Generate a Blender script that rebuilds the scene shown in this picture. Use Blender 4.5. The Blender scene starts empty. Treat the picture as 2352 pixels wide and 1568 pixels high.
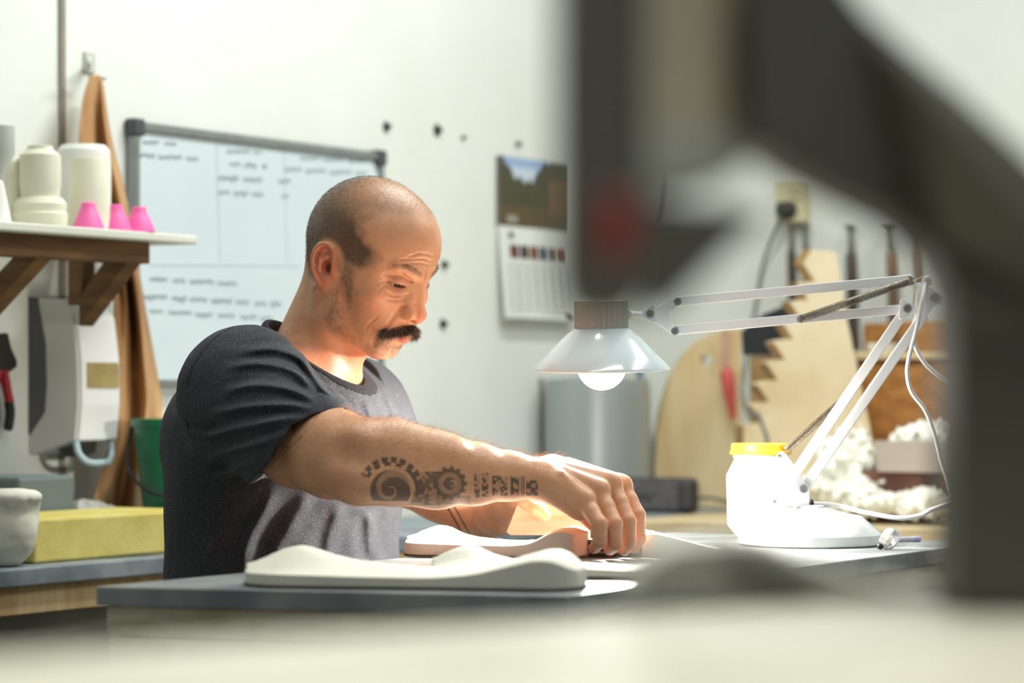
import bpy, bmesh, math, random
import numpy as np
from mathutils import Vector, Matrix

# ---------------------------------------------------------------- measures
# 100 mm lens on a 36 mm sensor; the room is laid out with X to the right of
# the view, Y away from the camera and Z up; the finished scene is turned at
# the end so that the workshop walls lie along the world axes.
FPX = 2352 * 100 / 36.0
CX, HY, HC = 1176.0, 890.0, 1.11
PI = math.pi
rnd = random.Random(5)
SC = bpy.context.scene
COL = SC.collection


def W(px, py, Y):
    return Vector(((px - CX) / FPX * Y, Y, HC + (HY - py) / FPX * Y))


def on_z(px, py, z):
    return W(px, py, (HC - z) * FPX / (py - HY))


ANG = math.radians(30.7)
WD = Vector((math.sin(ANG), math.cos(ANG), 0))      # along the main wall
WN = Vector((math.cos(ANG), -math.sin(ANG), 0))     # out of the main wall
UP = Vector((0, 0, 1))
WALL_N, BACK_D = -3.0, 5.67


def on_wall(px, py, off=0.0):
    k = (px - CX) / FPX
    return W(px, py, (WALL_N + off) / (WN.x * k + WN.y))


def on_back(px, py, off=0.0):
    k = (px - CX) / FPX
    return W(px, py, (BACK_D - off) / (WD.x * k + WD.y))


def wall_pt(s, t, z):          # s along the wall, t out of it
    return WD * s + WN * (WALL_N + t) + UP * z


# ---------------------------------------------------------------- materials
def lin(c):
    return tuple(((v / 255.0) / 12.92 if v / 255.0 <= 0.04045 else ((v / 255.0 + 0.055) / 1.055) ** 2.4) for v in c)


def mat(name, rgb, rough=0.6, metal=0.0, var=0.12, scale=12.0, bump=0.0, bscale=None, stretch=None, rgb2=None,
        trans=0.0, sss=0.0, coat=0.0, emit=None, estr=0.0, detail=4.0, ramp=(0.35, 0.65), spec=0.5):
    m = bpy.data.materials.new(name)
    m.use_nodes = True
    nt = m.node_tree
    b = nt.nodes['Principled BSDF']
    c1 = lin(rgb)
    c2 = lin(rgb2) if rgb2 else tuple(max(0, v * (1 - 2 * var)) for v in c1)
    tc = nt.nodes.new('ShaderNodeTexCoord')
    mp = nt.nodes.new('ShaderNodeMapping')
    nt.links.new(tc.outputs['Object'], mp.inputs['Vector'])
    if stretch:
        mp.inputs['Scale'].default_value = stretch
    n = nt.nodes.new('ShaderNodeTexNoise')
    n.inputs['Scale'].default_value = scale
    n.inputs['Detail'].default_value = detail
    nt.links.new(mp.outputs['Vector'], n.inputs['Vector'])
    r = nt.nodes.new('ShaderNodeValToRGB')
    r.color_ramp.elements[0].position = ramp[0]
    r.color_ramp.elements[1].position = ramp[1]
    r.color_ramp.elements[0].color = (*c2, 1)
    r.color_ramp.elements[1].color = (*c1, 1)
    nt.links.new(n.outputs['Fac'], r.inputs['Fac'])
    nt.links.new(r.outputs['Color'], b.inputs['Base Color'])
    b.inputs['Roughness'].default_value = rough
    b.inputs['Metallic'].default_value = metal
    b.inputs['Specular IOR Level'].default_value = spec
    if trans:
        b.inputs['Transmission Weight'].default_value = trans
    if coat:
        b.inputs['Coat Weight'].default_value = coat
    if sss:
        b.inputs['Subsurface Weight'].default_value = sss
        b.inputs['Subsurface Radius'].default_value = (0.6, 0.3, 0.2)
        b.inputs['Subsurface Scale'].default_value = 0.01
    if emit:
        b.inputs['Emission Color'].default_value = (*lin(emit), 1)
        b.inputs['Emission Strength'].default_value = estr
    if bump:
        bn = nt.nodes.new('ShaderNodeBump')
        bn.inputs['Strength'].default_value = bump
        bn.inputs['Distance'].default_value = 0.002
        n2 = nt.nodes.new('ShaderNodeTexNoise')
        n2.inputs['Scale'].default_value = bscale or scale * 6
        n2.inputs['Detail'].default_value = 3
        nt.links.new(mp.outputs['Vector'], n2.inputs['Vector'])
        nt.links.new(n2.outputs['Fac'], bn.inputs['Height'])
        nt.links.new(bn.outputs['Normal'], b.inputs['Normal'])
    return m


# ---------------------------------------------------------------- objects
ROOTLOC = {}


def rootloc(o):
    while o.parent is not None:
        o = o.parent
    return o.location


def tag(o, label, cat, group=None, kind=None):
    if label: o['label'] = label
    if cat: o['category'] = cat
    if group: o['group'] = group
    if kind: o['kind'] = kind
    return o


def thing(name, label, cat, loc, group=None):
    o = bpy.data.objects.new(name, None)
    o.empty_display_size = 0.02
    COL.objects.link(o)
    o.location = loc
    return tag(o, label, cat, group)


def link_mesh(name, verts, faces, material, parent=None, base=None, smooth=None, bevel=0.0):
    me = bpy.data.meshes.new(name)
    vs = [Vector(v) for v in verts]
    o = bpy.data.objects.new(name, me)
    COL.objects.link(o)
    if parent is not None:
        o.parent = parent
        org = rootloc(parent)
    else:
        if base is None:
            zs = min(v.z for v in vs)
            base = Vector((sum(v.x for v in vs) / len(vs), sum(v.y for v in vs) / len(vs), zs))
        org = Vector(base)
        o.location = org
    me.from_pydata([v - org for v in vs], [], [tuple(f) for f in faces])
    if material:
        me.materials.append(material)
    bm = bmesh.new()
    bm.from_mesh(me)
    bmesh.ops.recalc_face_normals(bm, faces=bm.faces)
    bm.to_mesh(me)
    bm.free()
    if bevel:
        md = o.modifiers.new('bevel', 'BEVEL')
        md.width = bevel
        md.segments = 2
        md.limit_method = 'ANGLE'
        md.angle_limit = math.radians(35)
    if smooth is not None:
        for p in me.polygons: p.use_smooth = True
        me.set_sharp_from_angle(angle=math.radians(smooth))
    me.update()
    return o


def frame_of(d):
    d = Vector(d).normalized()
    a = Vector((0, 0, 1)) if abs(d.z) < 0.9 else Vector((1, 0, 0))
    x = d.cross(a).normalized()
    y = d.cross(x).normalized()
    return x, y


class MB:
    def __init__(s):
        s.v, s.f = [], []

    def add(s, vs, fs):
        b = len(s.v)
        s.v += [Vector(v) for v in vs]
        s.f += [tuple(i + b for i in f) for f in fs]
        return s

    def box(s, c, sx, sy, sz, ax=None):      # ax: three unit axes
        ax = ax or (Vector((1, 0, 0)), Vector((0, 1, 0)), UP)
        c = Vector(c)
        vs = [c + ax[0] * (i * sx / 2) + ax[1] * (j * sy / 2) + ax[2] * (k * sz / 2)
              for i in (-1, 1) for j in (-1, 1) for k in (-1, 1)]
        return s.add(vs, [(0, 1, 3, 2), (4, 6, 7, 5), (0, 4, 5, 1), (2, 3, 7, 6), (0, 2, 6, 4), (1, 5, 7, 3)])

    def prism(s, poly, ext):                  # poly: 3D points, ext: vector
        n = len(poly)
        ext = Vector(ext)
        vs = [Vector(p) for p in poly] + [Vector(p) + ext for p in poly]
        fs = [tuple(range(n)), tuple(range(2 * n - 1, n - 1, -1))]
        fs += [(i, (i + 1) % n, n + (i + 1) % n, n + i) for i in range(n)]
        return s.add(vs, fs)

    def tube(s, pts, r, n=10, caps=True):
        pts = [Vector(p) for p in pts]
        m = len(pts)
        rs = r if isinstance(r, (list, tuple)) else [r] * m
        vs, fs = [], []
        d0 = (pts[1] - pts[0]).normalized()
        x, y = frame_of(d0)
        for i, p in enumerate(pts):
            d = (pts[min(i + 1, m - 1)] - pts[max(i - 1, 0)]).normalized()
            x = (x - d * x.dot(d)).normalized()
            y = d.cross(x)
            for k in range(n):
                a = 2 * PI * k / n
                vs.append(p + x * (rs[i] * math.cos(a)) + y * (rs[i] * math.sin(a)))
        for i in range(m - 1):
            for k in range(n):
                a, b = i * n + k, i * n + (k + 1) % n
                fs.append((a, b, b + n, a + n))
        if caps:
            fs.append(tuple(range(n))[::-1])
            fs.append(tuple(range((m - 1) * n, m * n)))
        return s.add(vs, fs)

    def cyl(s, a, b, r, r2=None, n=24):
        return s.tube([a, b], [r, r if r2 is None else r2], n)

    def lathe(s, prof, c, axis=UP, n=48, closed=False):   # prof: (radius, height)
        x, y = frame_of(axis)
        ax = Vector(axis).normalized()
        c = Vector(c)
        m = len(prof)
        vs = [c + ax * h + (x * math.cos(2 * PI * k / n) + y * math.sin(2 * PI * k / n)) * r for r, h in prof for k in range(n)]
        fs = []
        for i in range(m - 1):
            for k in range(n):
                a, b = i * n + k, i * n + (k + 1) % n
                fs.append((a, b, b + n, a + n))
        if closed:
            for k in range(n):
                fs.append(((m - 1) * n + k, (m - 1) * n + (k + 1) % n, (k + 1) % n, k))
        else:
            fs.append(tuple(range(n))[::-1])
            fs.append(tuple(range((m - 1) * n, m * n)))
        return s.add(vs, fs)

    def ball(s, c, r, n=16, sc=(1, 1, 1)):
        vs, fs = [], []
        c = Vector(c)
        for i in range(1, n):
            t = PI * i / n
            for k in range(2 * n):
                a = PI * k / n
                vs.append(c + Vector((r * sc[0] * math.sin(t) * math.cos(a), r * sc[1] * math.sin(t) * math.sin(a), r * sc[2] * math.cos(t))))
        N = 2 * n
        for i in range(n - 2):
            for k in range(N):
                a, b = i * N + k, i * N + (k + 1) % N
                fs.append((a, b, b + N, a + N))
        vs += [c + Vector((0, 0, r * sc[2])), c - Vector((0, 0, r * sc[2]))]
        t0 = (n - 1) * N
        for k in range(N):
            fs.append((t0, (k + 1) % N, k))
            fs.append((t0 + 1, (n - 2) * N + k, (n - 2) * N + (k + 1) % N))
        return s.add(vs, fs)

    def build(s, name, material, parent=None, base=None, smooth=None, bevel=0.0):
        return link_mesh(name, s.v, s.f, material, parent, base, smooth, bevel)


def spline(pts, n=8):
    """Catmull-Rom through the points."""
    P = [Vector(p) for p in pts]
    P = [P[0] * 2 - P[1]] + P + [P[-1] * 2 - P[-2]]
    out = []
    for i in range(1, len(P) - 2):
        a, b, c, d = P[i - 1:i + 3]
        for k in range(n):
            t = k / n
            out.append(0.5 * ((2 * b) + (c - a) * t + (2 * a - 5 * b + 4 * c - d) * t * t + (3 * b - a - 3 * c + d) * t ** 3))
    out.append(P[-2])
    return out
# ---------------------------------------------------------------- implicit modelling
F32 = np.float32


def A3(v):
    return np.array([v[0], v[1], v[2]], dtype=F32)


def smin(a, b, k):
    if k <= 0: return np.minimum(a, b)
    h = np.maximum(k - np.abs(a - b), 0) / k
    return np.minimum(a, b) - h * h * (k * 0.25)


def p_rc(a, b, r1, r2=None):
    """Tapered capsule -> (function, centre, radius)."""
    a, b = A3(a), A3(b)
    r2 = r1 if r2 is None else r2
    ba = b - a
    L = float(ba @ ba) + 1e-12

    def fn(P):
        pa = P - a
        t = np.clip((pa @ ba) / F32(L), 0, 1)
        q = pa - t[:, None] * ba
        return np.sqrt((q * q).sum(1)) - (r1 + t * (r2 - r1))
    return fn, (a + b) / 2, float(np.linalg.norm(ba)) / 2 + max(r1, r2)


def p_el(c, rad, R=None):
    """Ellipsoid; R: three axis vectors."""
    c = A3(c)
    rad = np.array(rad, dtype=F32)
    M = None if R is None else np.array([list(v) for v in R], dtype=F32).T

    def fn(P):
        q = P - c
        if M is not None: q = q @ M
        k0 = np.sqrt(((q / rad) ** 2).sum(1))
        k1 = np.sqrt(((q / (rad * rad)) ** 2).sum(1)) + 1e-9
        return k0 * (k0 - 1) / k1
    return fn, c, float(rad.max())


class Field:
    def __init__(s, M=None, org=None, scale=1.0, mirror=False, slack=0.03):
        s.slack = slack
        s.ops, s.M, s.org, s.scale, s.mirror = [], M, org, scale, mirror

    def u(s, prim, k=0.0):
        s.ops.append(('u', prim, k)); return s

    def sub(s, prim, k=0.0):
        s.ops.append(('s', prim, k)); return s

    def inter(s, prim, k=0.0):
        s.ops.append(('i', prim, k)); return s

    def disp(s, fn, c, r):
        s.ops.append(('d', (fn, A3(c), r), 0)); return s

    def chain(s, pts, k=0.0, k0=None):
        for i in range(len(pts) - 1):
            (a, r1), (b, r2) = pts[i], pts[i + 1]
            s.u(p_rc(a, b, r1, r2), (k0 if (i == 0 and k0 is not None) else k))
        return s

    def local(s, P):
        return ((P - s.org) @ s.M) * F32(1.0 / s.scale)

    def __call__(s, P):
        if s.M is not None: P = s.local(P)
        if s.mirror:
            P = P.copy(); P[:, 0] = np.abs(P[:, 0])
        cc = (P.min(0) + P.max(0)) / 2
        cr = float(np.linalg.norm(P.max(0) - P.min(0))) / 2
        d = np.full(len(P), 1e3, dtype=F32)
        for op, (fn, c, r), k in s.ops:
            if r is not None and float(np.linalg.norm(cc - c)) > r + cr + k + s.slack / s.scale and op != 'i':
                continue
            if op == 'd':
                d = fn(P, d).astype(F32)
                continue
            q = fn(P).astype(F32)
            if op == 'u': d = smin(d, q, k)
            elif op == 's': d = -smin(-d, q, k)
            else: d = -smin(-d, -q, k)
        return d * F32(s.scale)


def mesh_field(F, lo, hi, h, B=8):
    """Sparse surface nets: vertices (n,3) and quads (m,4)."""
    lo = np.array(lo, dtype=np.float64)
    nb = np.ceil((np.array(hi) - lo) / (h * B)).astype(int) + 1
    G = 8
    act = []
    off = (np.arange(G) + 0.5) * h * B
    gx, gy, gz = np.meshgrid(off, off, off, indexing='ij')
    cell = np.stack([gx, gy, gz], -1).reshape(-1, 3)
    idx = np.stack(np.meshgrid(np.arange(G), np.arange(G), np.arange(G), indexing='ij'), -1).reshape(-1, 3)
    for i in range(0, nb[0], G):
        for j in range(0, nb[1], G):
            for k in range(0, nb[2], G):
                o = lo + np.array([i, j, k]) * h * B
                d = F((cell + o).astype(F32))
                keep = np.abs(d) < h * B * 1.35
                if keep.any(): act.append(idx[keep] + np.array([i, j, k]))
    act = np.concatenate(act)
    N = nb * B + 2
    c9 = np.arange(B + 1)
    lat = np.stack(np.meshgrid(c9, c9, c9, indexing='ij'), -1).reshape(-1, 3)
    cid_all, pos_all, edges = [], [], [[], [], []]

    def cid(c):
        return (c[..., 0] * N[1] + c[..., 1]) * N[2] + c[..., 2]
    CH = 48
    for s0 in range(0, len(act), CH):
        blk = act[s0:s0 + CH]
        gi = (blk[:, None, :] * B + lat[None]).reshape(-1, 3)
        D = F((gi * h + lo).astype(F32)).reshape(len(blk), B + 1, B + 1, B + 1)
        S = D < 0
        c = [S[:, a:a + B, b:b + B, e:e + B] for a in (0, 1) for b in (0, 1) for e in (0, 1)]
        tot = sum(x.astype(np.int8) for x in c)
        m = (tot > 0) & (tot < 8)
        w = np.argwhere(m)
        if len(w):
            v8 = np.stack([D[w[:, 0], w[:, 1] + a, w[:, 2] + b, w[:, 3] + e] for a in (0, 1) for b in (0, 1) for e in (0, 1)], 1)
            acc = np.zeros((len(w), 3)); cnt = np.zeros(len(w))
            co = np.array([(a, b, e) for a in (0, 1) for b in (0, 1) for e in (0, 1)], float)
            for p in range(8):
                for ax in (4, 2, 1):
                    if p & ax: continue
                    q = p | ax
                    x = (v8[:, p] < 0) != (v8[:, q] < 0)
                    t = np.where(x, v8[:, p] / np.where(x, v8[:, p] - v8[:, q], 1), 0)
                    acc += np.where(x[:, None], co[p] + t[:, None] * (co[q] - co[p]), 0)
                    cnt += x
            base = blk[w[:, 0]] * B + w[:, 1:]
            cid_all.append(cid(base))
            pos_all.append((base + acc / cnt[:, None]) * h + lo)
        for ax in range(3):
            sl = [slice(0, B)] * 3
            sh = list(sl); sh[ax] = slice(1, B + 1)
            a = S[:, sl[0], sl[1], sl[2]]; b = S[:, sh[0], sh[1], sh[2]]
            e = np.argwhere(a != b)
            if len(e):
                edges[ax].append(np.concatenate([blk[e[:, 0]] * B + e[:, 1:], a[tuple(e.T)][:, None].astype(int)], 1))
    ids = np.concatenate(cid_all); pos = np.concatenate(pos_all)
    o = np.argsort(ids); ids = ids[o]; pos = pos[o]
    quads = []
    for ax in range(3):
        if not edges[ax]: continue
        E = np.concatenate(edges[ax]); g = E[:, :3]; ins = E[:, 3] > 0
        u, v = (ax + 1) % 3, (ax + 2) % 3
        du = np.zeros(3, int); du[u] = 1
        dv = np.zeros(3, int); dv[v] = 1
        q = np.stack([cid(g), cid(g - du), cid(g - du - dv), cid(g - dv)], 1)
        k = np.searchsorted(ids, q); k = np.minimum(k, len(ids) - 1)
        ok = (ids[k] == q).all(1)
        k = k[ok]
        k = np.where(ins[ok][:, None], k, k[:, ::-1])
        quads.append(k)
    quads = np.concatenate(quads)
    return pos.astype(F32), quads


def vert_normals(V, Q):
    a, b, c, d = (V[Q[:, i]] for i in range(4))
    n = np.cross(c - a, d - b)
    N = np.zeros_like(V)
    for i in range(4): np.add.at(N, Q[:, i], n)
    return N / (np.linalg.norm(N, axis=1, keepdims=True) + 1e-12)


def np_mesh(name, V, Q, material, parent=None, base=None, cols=None, attrs=None, smooth=True):
    me = bpy.data.meshes.new(name)
    o = bpy.data.objects.new(name, me)
    COL.objects.link(o)
    if parent is not None:
        o.parent = parent
        org = rootloc(parent)
    else:
        org = Vector(base); o.location = org
    V2 = (V - A3(org)).astype(F32)
    n = Q.shape[1]
    me.vertices.add(len(V)); me.vertices.foreach_set('co', V2.ravel())
    me.loops.add(Q.size); me.loops.foreach_set('vertex_index', Q.ravel().astype(np.int32))
    me.polygons.add(len(Q))
    me.polygons.foreach_set('loop_start', np.arange(0, Q.size, n, dtype=np.int32))
    me.polygons.foreach_set('use_smooth', np.full(len(Q), bool(smooth)))
    me.update(calc_edges=True)
    me.validate()
    if cols is not None:
        at = me.color_attributes.new('pigment', 'FLOAT_COLOR', 'POINT')
        at.data.foreach_set('color', np.concatenate([cols, np.ones((len(V), 1))], 1).astype(F32).ravel())
    for nm, arr in (attrs or {}).items():
        at = me.attributes.new(nm, 'FLOAT', 'POINT')
        at.data.foreach_set('value', arr.astype(F32))
    me.materials.append(material)
    return o


def sstep(a, b, x):
    t = np.clip((x - a) / (b - a), 0, 1)
    return t * t * (3 - 2 * t)


def vnoise(P, freq, seed=0):
    """Smooth value noise in [0,1]."""
    q = P * freq + 17.3 * seed
    i = np.floor(q).astype(np.int64); f = q - i
    f = f * f * (3 - 2 * f)
    out = 0
    for a in (0, 1):
        for b in (0, 1):
            for c in (0, 1):
                h = ((i[:, 0] + a) * 73856093) ^ ((i[:, 1] + b) * 19349663) ^ ((i[:, 2] + c) * 83492791) ^ (seed * 7919)
                h = (h * 2654435761) & 0xFFFFFFFF
                h = (h ^ (h >> 15)) * 2246822519 & 0xFFFFFFFF
                r = ((h ^ (h >> 13)) & 0xFFFF) / 65535.0
                out = out + r * (f[:, 0] if a else 1 - f[:, 0]) * (f[:, 1] if b else 1 - f[:, 1]) * (f[:, 2] if c else 1 - f[:, 2])
    return out


def polyd(P, pts):
    """Distance from points to a polyline and the parameter (0..n-1) on it."""
    best = np.full(len(P), 1e9, dtype=F32); par = np.zeros(len(P), dtype=F32)
    for i in range(len(pts) - 1):
        a, b = A3(pts[i]), A3(pts[i + 1])
        ba = b - a
        t = np.clip(((P - a) @ ba) / (ba @ ba), 0, 1)
        d = np.linalg.norm(P - a - t[:, None] * ba, axis=1)
        m = d < best
        best = np.where(m, d, best); par = np.where(m, i + t, par)
    return best, par
# ---------------------------------------------------------------- the man: frames
PSI, THE = math.radians(34.5), math.radians(22.5)
HR = Vector((-math.sin(PSI), -math.cos(PSI), 0))
HF = Vector((math.cos(THE) * math.cos(PSI), -math.cos(THE) * math.sin(PSI), -math.sin(THE)))
HU = HR.cross(HF)
HORG = W(755, 635, 3.713) - HR * 0.072
HM = np.array([list(HR), list(HF), list(HU)], dtype=F32).T


def HL(r, f, u):          # head millimetres -> room
    return HORG + (HR * r + HF * f + HU * u) * 0.001


TF = Vector((math.cos(math.radians(30)), -math.sin(math.radians(30)), 0))
TR = Vector((-math.sin(math.radians(30)), -math.cos(math.radians(30)), 0))

# ---------------------------------------------------------------- head (millimetres: right, forward, up)
head = Field(HM, A3(HORG), 0.001, mirror=True, slack=0.12)
hd = head
hd.u(p_el((0, -3, 50), (76, 94, 86)))
hd.u(p_el((0, 32, 64), (55, 62, 58)), 14)
hd.u(p_el((0, 44, -14), (54, 49, 66)), 22)
hd.u(p_el((37, 30, 26), (26, 37, 34)), 16)                      # temple / side of the face
hd.u(p_rc((58, 6, -8), (51, 14, -46), 10, 12), 14)              # ramus
hd.u(p_rc((51, 14, -46), (16, 61, -71), 12, 14), 14)            # jaw
hd.u(p_el((0, 66, -72), (22, 16, 16)), 12)                    # chin
hd.u(p_el((0, 78, -40), (30, 20, 22)), 14)                      # mouth area
hd.u(p_rc((0, 90, 41), (38, 74, 44), 8, 6.5), 11)               # brow
hd.u(p_el((47, 56, -1), (14, 17, 11)), 18)                      # cheekbone
EL = (Vector((.82, -.57, .05)), Vector((.57, .82, 0)), UP)
hd.sub(p_el((43.4, 90.5, 24), (25, 17, 13), EL), 8)                     # eye socket
hd.sub(p_el((82, 40, 44), (13, 24, 22)), 16)                    # temple hollow
hd.u(p_el((28.5, 68.5, 25), (20.0, 13.2, 13.2), EL), 2.5)           # lids over the eyeball
hd.u(p_rc((19, 82, 12), (40, 73, 11), 3.2, 2.8), 5)             # bag under the eye
hd.sub(p_rc((20.5, 83.5, 20.5), (34.8, 78.6, 19.6), 1.9, 2.1), 0.8)
hd.sub(p_rc((34.8, 78.6, 19.6), (44, 69.5, 22), 2.1, 1.0), 0.8)     # lid slit
hd.sub(p_rc((14, 88.5, 29), (32, 82.6, 35.8), .5, 1.2), 5)       # upper lid crease
hd.sub(p_rc((32, 82.6, 35.8), (50, 68, 31), 1.2, 0.3), 5)
hd.u(p_rc((0, 91, 32), (0, 101.5, -4), 7, 8.3), 9)                # nose bridge
hd.u(p_el((0, 102, -13), (10, 12, 10.2)), 6)                  # nose tip
hd.u(p_rc((7, 87, 20), (11, 94, -5), 6, 8), 8)
hd.u(p_el((13, 97, -12.5), (6.8, 11, 9.0)), 5)              # ala
hd.sub(p_rc((20.5, 93, -5), (21.5, 89, -18), 1.0, 1.2), 3.5)
hd.sub(p_el((7.6, 101.5, -23.0), (4.8, 7, 5.4)), 2)             # nostril
hd.u(p_rc((0, 97.5, -40), (17, 91, -43), 5.0, 3.5), 4)          # upper lip
hd.u(p_rc((0, 95, -49.5), (15, 89, -48.5), 5.8, 3.4), 3)        # lower lip
hd.sub(p_rc((0, 102, -44.5), (21, 91, -46), 1.3, 1.1), 1.5)     # mouth line
hd.sub(p_rc((0, 95.5, -59), (12, 91, -58), 3.6, 3.2), 6)        # under the lip
# --- ear
EO = Vector((70, -11, 11))
eu = Vector((0.12, -0.20, 0.97)).normalized()
ef = Vector((-0.42, 0.90, 0.17)); ef = (ef - eu * ef.dot(eu)).normalized()
en = ef.cross(eu).normalized()
if en.x < 0: en = -en


def EP(x, y, l):
    return EO + ef * (x * .84) + eu * (y * .95) + en * l


ER = (ef, eu, en)
ear = Field(slack=200)
ear.u(p_el(EP(-2, 5, 3), (16, 25, 3.4), ER))
ear.u(p_el(EP(4, -22, 3.5), (9.5, 11, 4.2), ER), 5)             # lobe
hel = [(6, -1, 5.5), (12, 6, 6), (14, 16, 7), (11, 25, 7.5), (3, 31, 7.5), (-8, 30.5, 7), (-16, 23, 6.5), (-20, 11, 6), (-19, -3, 5.5), (-14, -15, 5), (-6, -25, 4.5)]
ear.chain([(p, 3.0) for p in spline([EP(*p) for p in hel], 3)], 2.0)
ear.sub(p_el(EP(3, -2, 7.2), (8.2, 12.5, 8.5), ER), 2.5)              # concha
ear.sub(p_rc(EP(-11, 20, 6.5), EP(-14.5, 4, 6.5), 2.2, 2.0), 2)   # scapha
ear.sub(p_el(EP(4, 18, 7), (5.5, 5.5, 3.5), ER), 2)             # triangular fossa
ear.chain([(EP(-6, -14, 5), 2.6), (EP(-10, -4, 5.5), 2.8), (EP(-8, 8, 6), 2.8), (EP(0, 13, 5.5), 2.4), (EP(8, 16, 5), 2)], 2.5)
ear.u(p_el(EP(12.5, -4, 6), (3.6, 6, 3.8), ER), 3)              # tragus
ear.u(p_el(EP(2, -15.5, 6), (5, 3, 3), ER), 3)                  # antitragus
hd.u((lambda P: ear(P), A3(EO), 42.0), 4)
hd.u(p_el((64, -4, 8), (10, 14, 18)), 4)
hd.sub(p_el(EP(6, -3, 3), (5, 7, 8), ER), 2)



def hsurf(pts):
    """(right, up) -> points on the face surface, looking along forward"""
    out = []
    fs_ = np.arange(120, 20, -.5)
    for r_, u_ in pts:
        L_ = np.array([[r_, f_, u_] for f_ in fs_], F32)
        d_ = head((A3(HORG) + (L_ * F32(.001)) @ HM.T).astype(F32))
        i_ = int(np.argmax(d_ < 0))
        out.append((r_, float(fs_[i_]), u_))
    return out


def wrinkle(pts, rad=.9, k=2.5, lift=.25):
    P_ = [(p.x, p.y) for p in spline([(x, y, 0) for x, y in pts], 3)]
    q_ = hsurf(P_)
    n_ = len(q_) - 1
    return [(p_rc((q_[i][0], q_[i][1] + lift, q_[i][2]), (q_[i + 1][0], q_[i + 1][1] + lift, q_[i + 1][2]), rad * min(1, .4 + 2.4 * i / n_, .4 + 2.4 * (n_ - i) / n_)), k) for i in range(n_)]


WR = []
for u_, b_, e_ in ((55, 2, 40), (60.5, 2.5, 42), (68, 2, 34)):
    WR += wrinkle([(0, u_), (10, u_ + b_), (22, u_ + b_ * .4), (e_ - 6, u_ - 3), (e_, u_ - 6)], 1.1)
WR += wrinkle([(4, 37), (5.5, 44), (5, 50)], .55)
WR += wrinkle([(50, 25), (54, 24), (58, 22)], .5, 1.6) + wrinkle([(50, 21), (54, 18), (58, 14)], .5, 1.6) + wrinkle([(48, 17), (52, 11), (55, 5)], .5, 1.6)
WR += wrinkle([(16, 13), (26, 7), (37, 6), (45, 11)], 1.1) + wrinkle([(17, 9), (28, 1), (42, 0)], .9)
WR += wrinkle([(19, -3), (24, -14), (30, -30), (33, -46)], 1.5, 4) + wrinkle([(32, -49), (30, -58), (27, -67)], 1.3, 4)
WR += wrinkle([(42, -26), (44, -38), (42, -50)], .55, 3)
for p_, k_ in WR: hd.sub(p_, k_)

# ---------------------------------------------------------------- body
body = Field(slack=0.12)
bd = body
bd.u((lambda P: head(P), A3(HL(0, 0, 20)), 0.165))
neckA, neckB = HL(0, -20, -14), W(722, 856, 3.80)
bd.u(p_rc(neckA, neckB, 0.050, 0.051), 0.028)
bd.u(p_rc(HL(0, 14, -62), W(734, 880, 3.80), 0.030, 0.030), 0.020)       # throat
bd.u(p_rc(HL(12, -46, -14), W(702, 825, 3.80), 0.022, 0.048), 0.03)         # nape
bd.u(p_rc(HL(54, -16, -22), W(752, 885, 3.765), 0.011, 0.011), 0.018)     # neck muscle
bd.u(p_rc(W(665, 880, 3.76), W(562, 905, 3.61), 0.045, 0.05), 0.04)        # shoulders under the shirt
bd.u(p_rc(W(740, 875, 3.84), W(820, 940, 3.93), 0.045, 0.048), 0.04)
bd.u(p_el(W(680, 1045, 3.80), (0.095, 0.14, 0.11), (TF, TR, UP)), 0.05)    # chest
bd.u(p_el(W(655, 1180, 3.80), (0.10, 0.15, 0.17), (TF, TR, UP)), 0.05)
bd.u(p_el(W(650, 1370, 3.81), (0.10, 0.15, 0.12), (TF, TR, UP)), 0.05)
# right arm
RA = [(W(560, 905, 3.61), .058), (W(690, 1012, 3.50), .057), (W(765, 1042, 3.45), .053), (W(825, 1058, 3.42), .0490),
      (W(900, 1068, 3.43), .0450), (W(1000, 1081, 3.445), .0430), (W(1090, 1088, 3.46), .0365), (W(1170, 1093, 3.475), .0285), (W(1235, 1098, 3.485), .0238)]
bd.chain(RA, 0.012, 0.03)
bd.u(p_rc(W(800, 1096, 3.395), W(815, 1100, 3.40), .016, .016), 0.03)      # elbow
bd.u(p_rc(W(905, 1020, 3.42), W(1030, 1050, 3.43), .026, .018), 0.03)      # outer forearm muscle
bd.u(p_rc(W(850, 1098, 3.40), W(1010, 1118, 3.425), .020, .014), 0.03)
bd.sub(p_rc(W(790, 1040, 3.370), W(850, 1052, 3.360), .007, .007), 0.03)
# right hand
MC = [W(1343, 1150, 3.462), W(1376, 1127, 3.482), W(1404, 1112, 3.505), W(1428, 1116, 3.533)]
PI_ = [W(1376, 1203, 3.440), W(1410, 1203, 3.455), W(1441, 1197, 3.480), W(1463, 1183, 3.513)]
DI = [W(1378, 1243, 3.444), W(1412, 1247, 3.458), W(1444, 1246, 3.482), W(1466, 1236, 3.513)]
TI = [W(1365, 1258, 3.462), W(1401, 1261, 3.472), W(1434, 1261, 3.492), W(1456, 1256, 3.512)]
hand = Field()
wr = W(1235, 1098, 3.485)
for i, r in enumerate((.0165, .0175, .0175, .0165)):
    hand.u(p_rc(W(1250 + 6 * i, 1106 - 8 * i, 3.475 + .012 * i), MC[i], .021, r * 0.80), 0.010)
hand.u(p_rc(W(1262, 1118, 3.470), W(1330, 1170, 3.468), .0170, .0135), 0.014)      # heel of the hand
hand.u(p_rc(W(1270, 1110, 3.51), W(1350, 1170, 3.535), .018, .014), 0.012)
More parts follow.
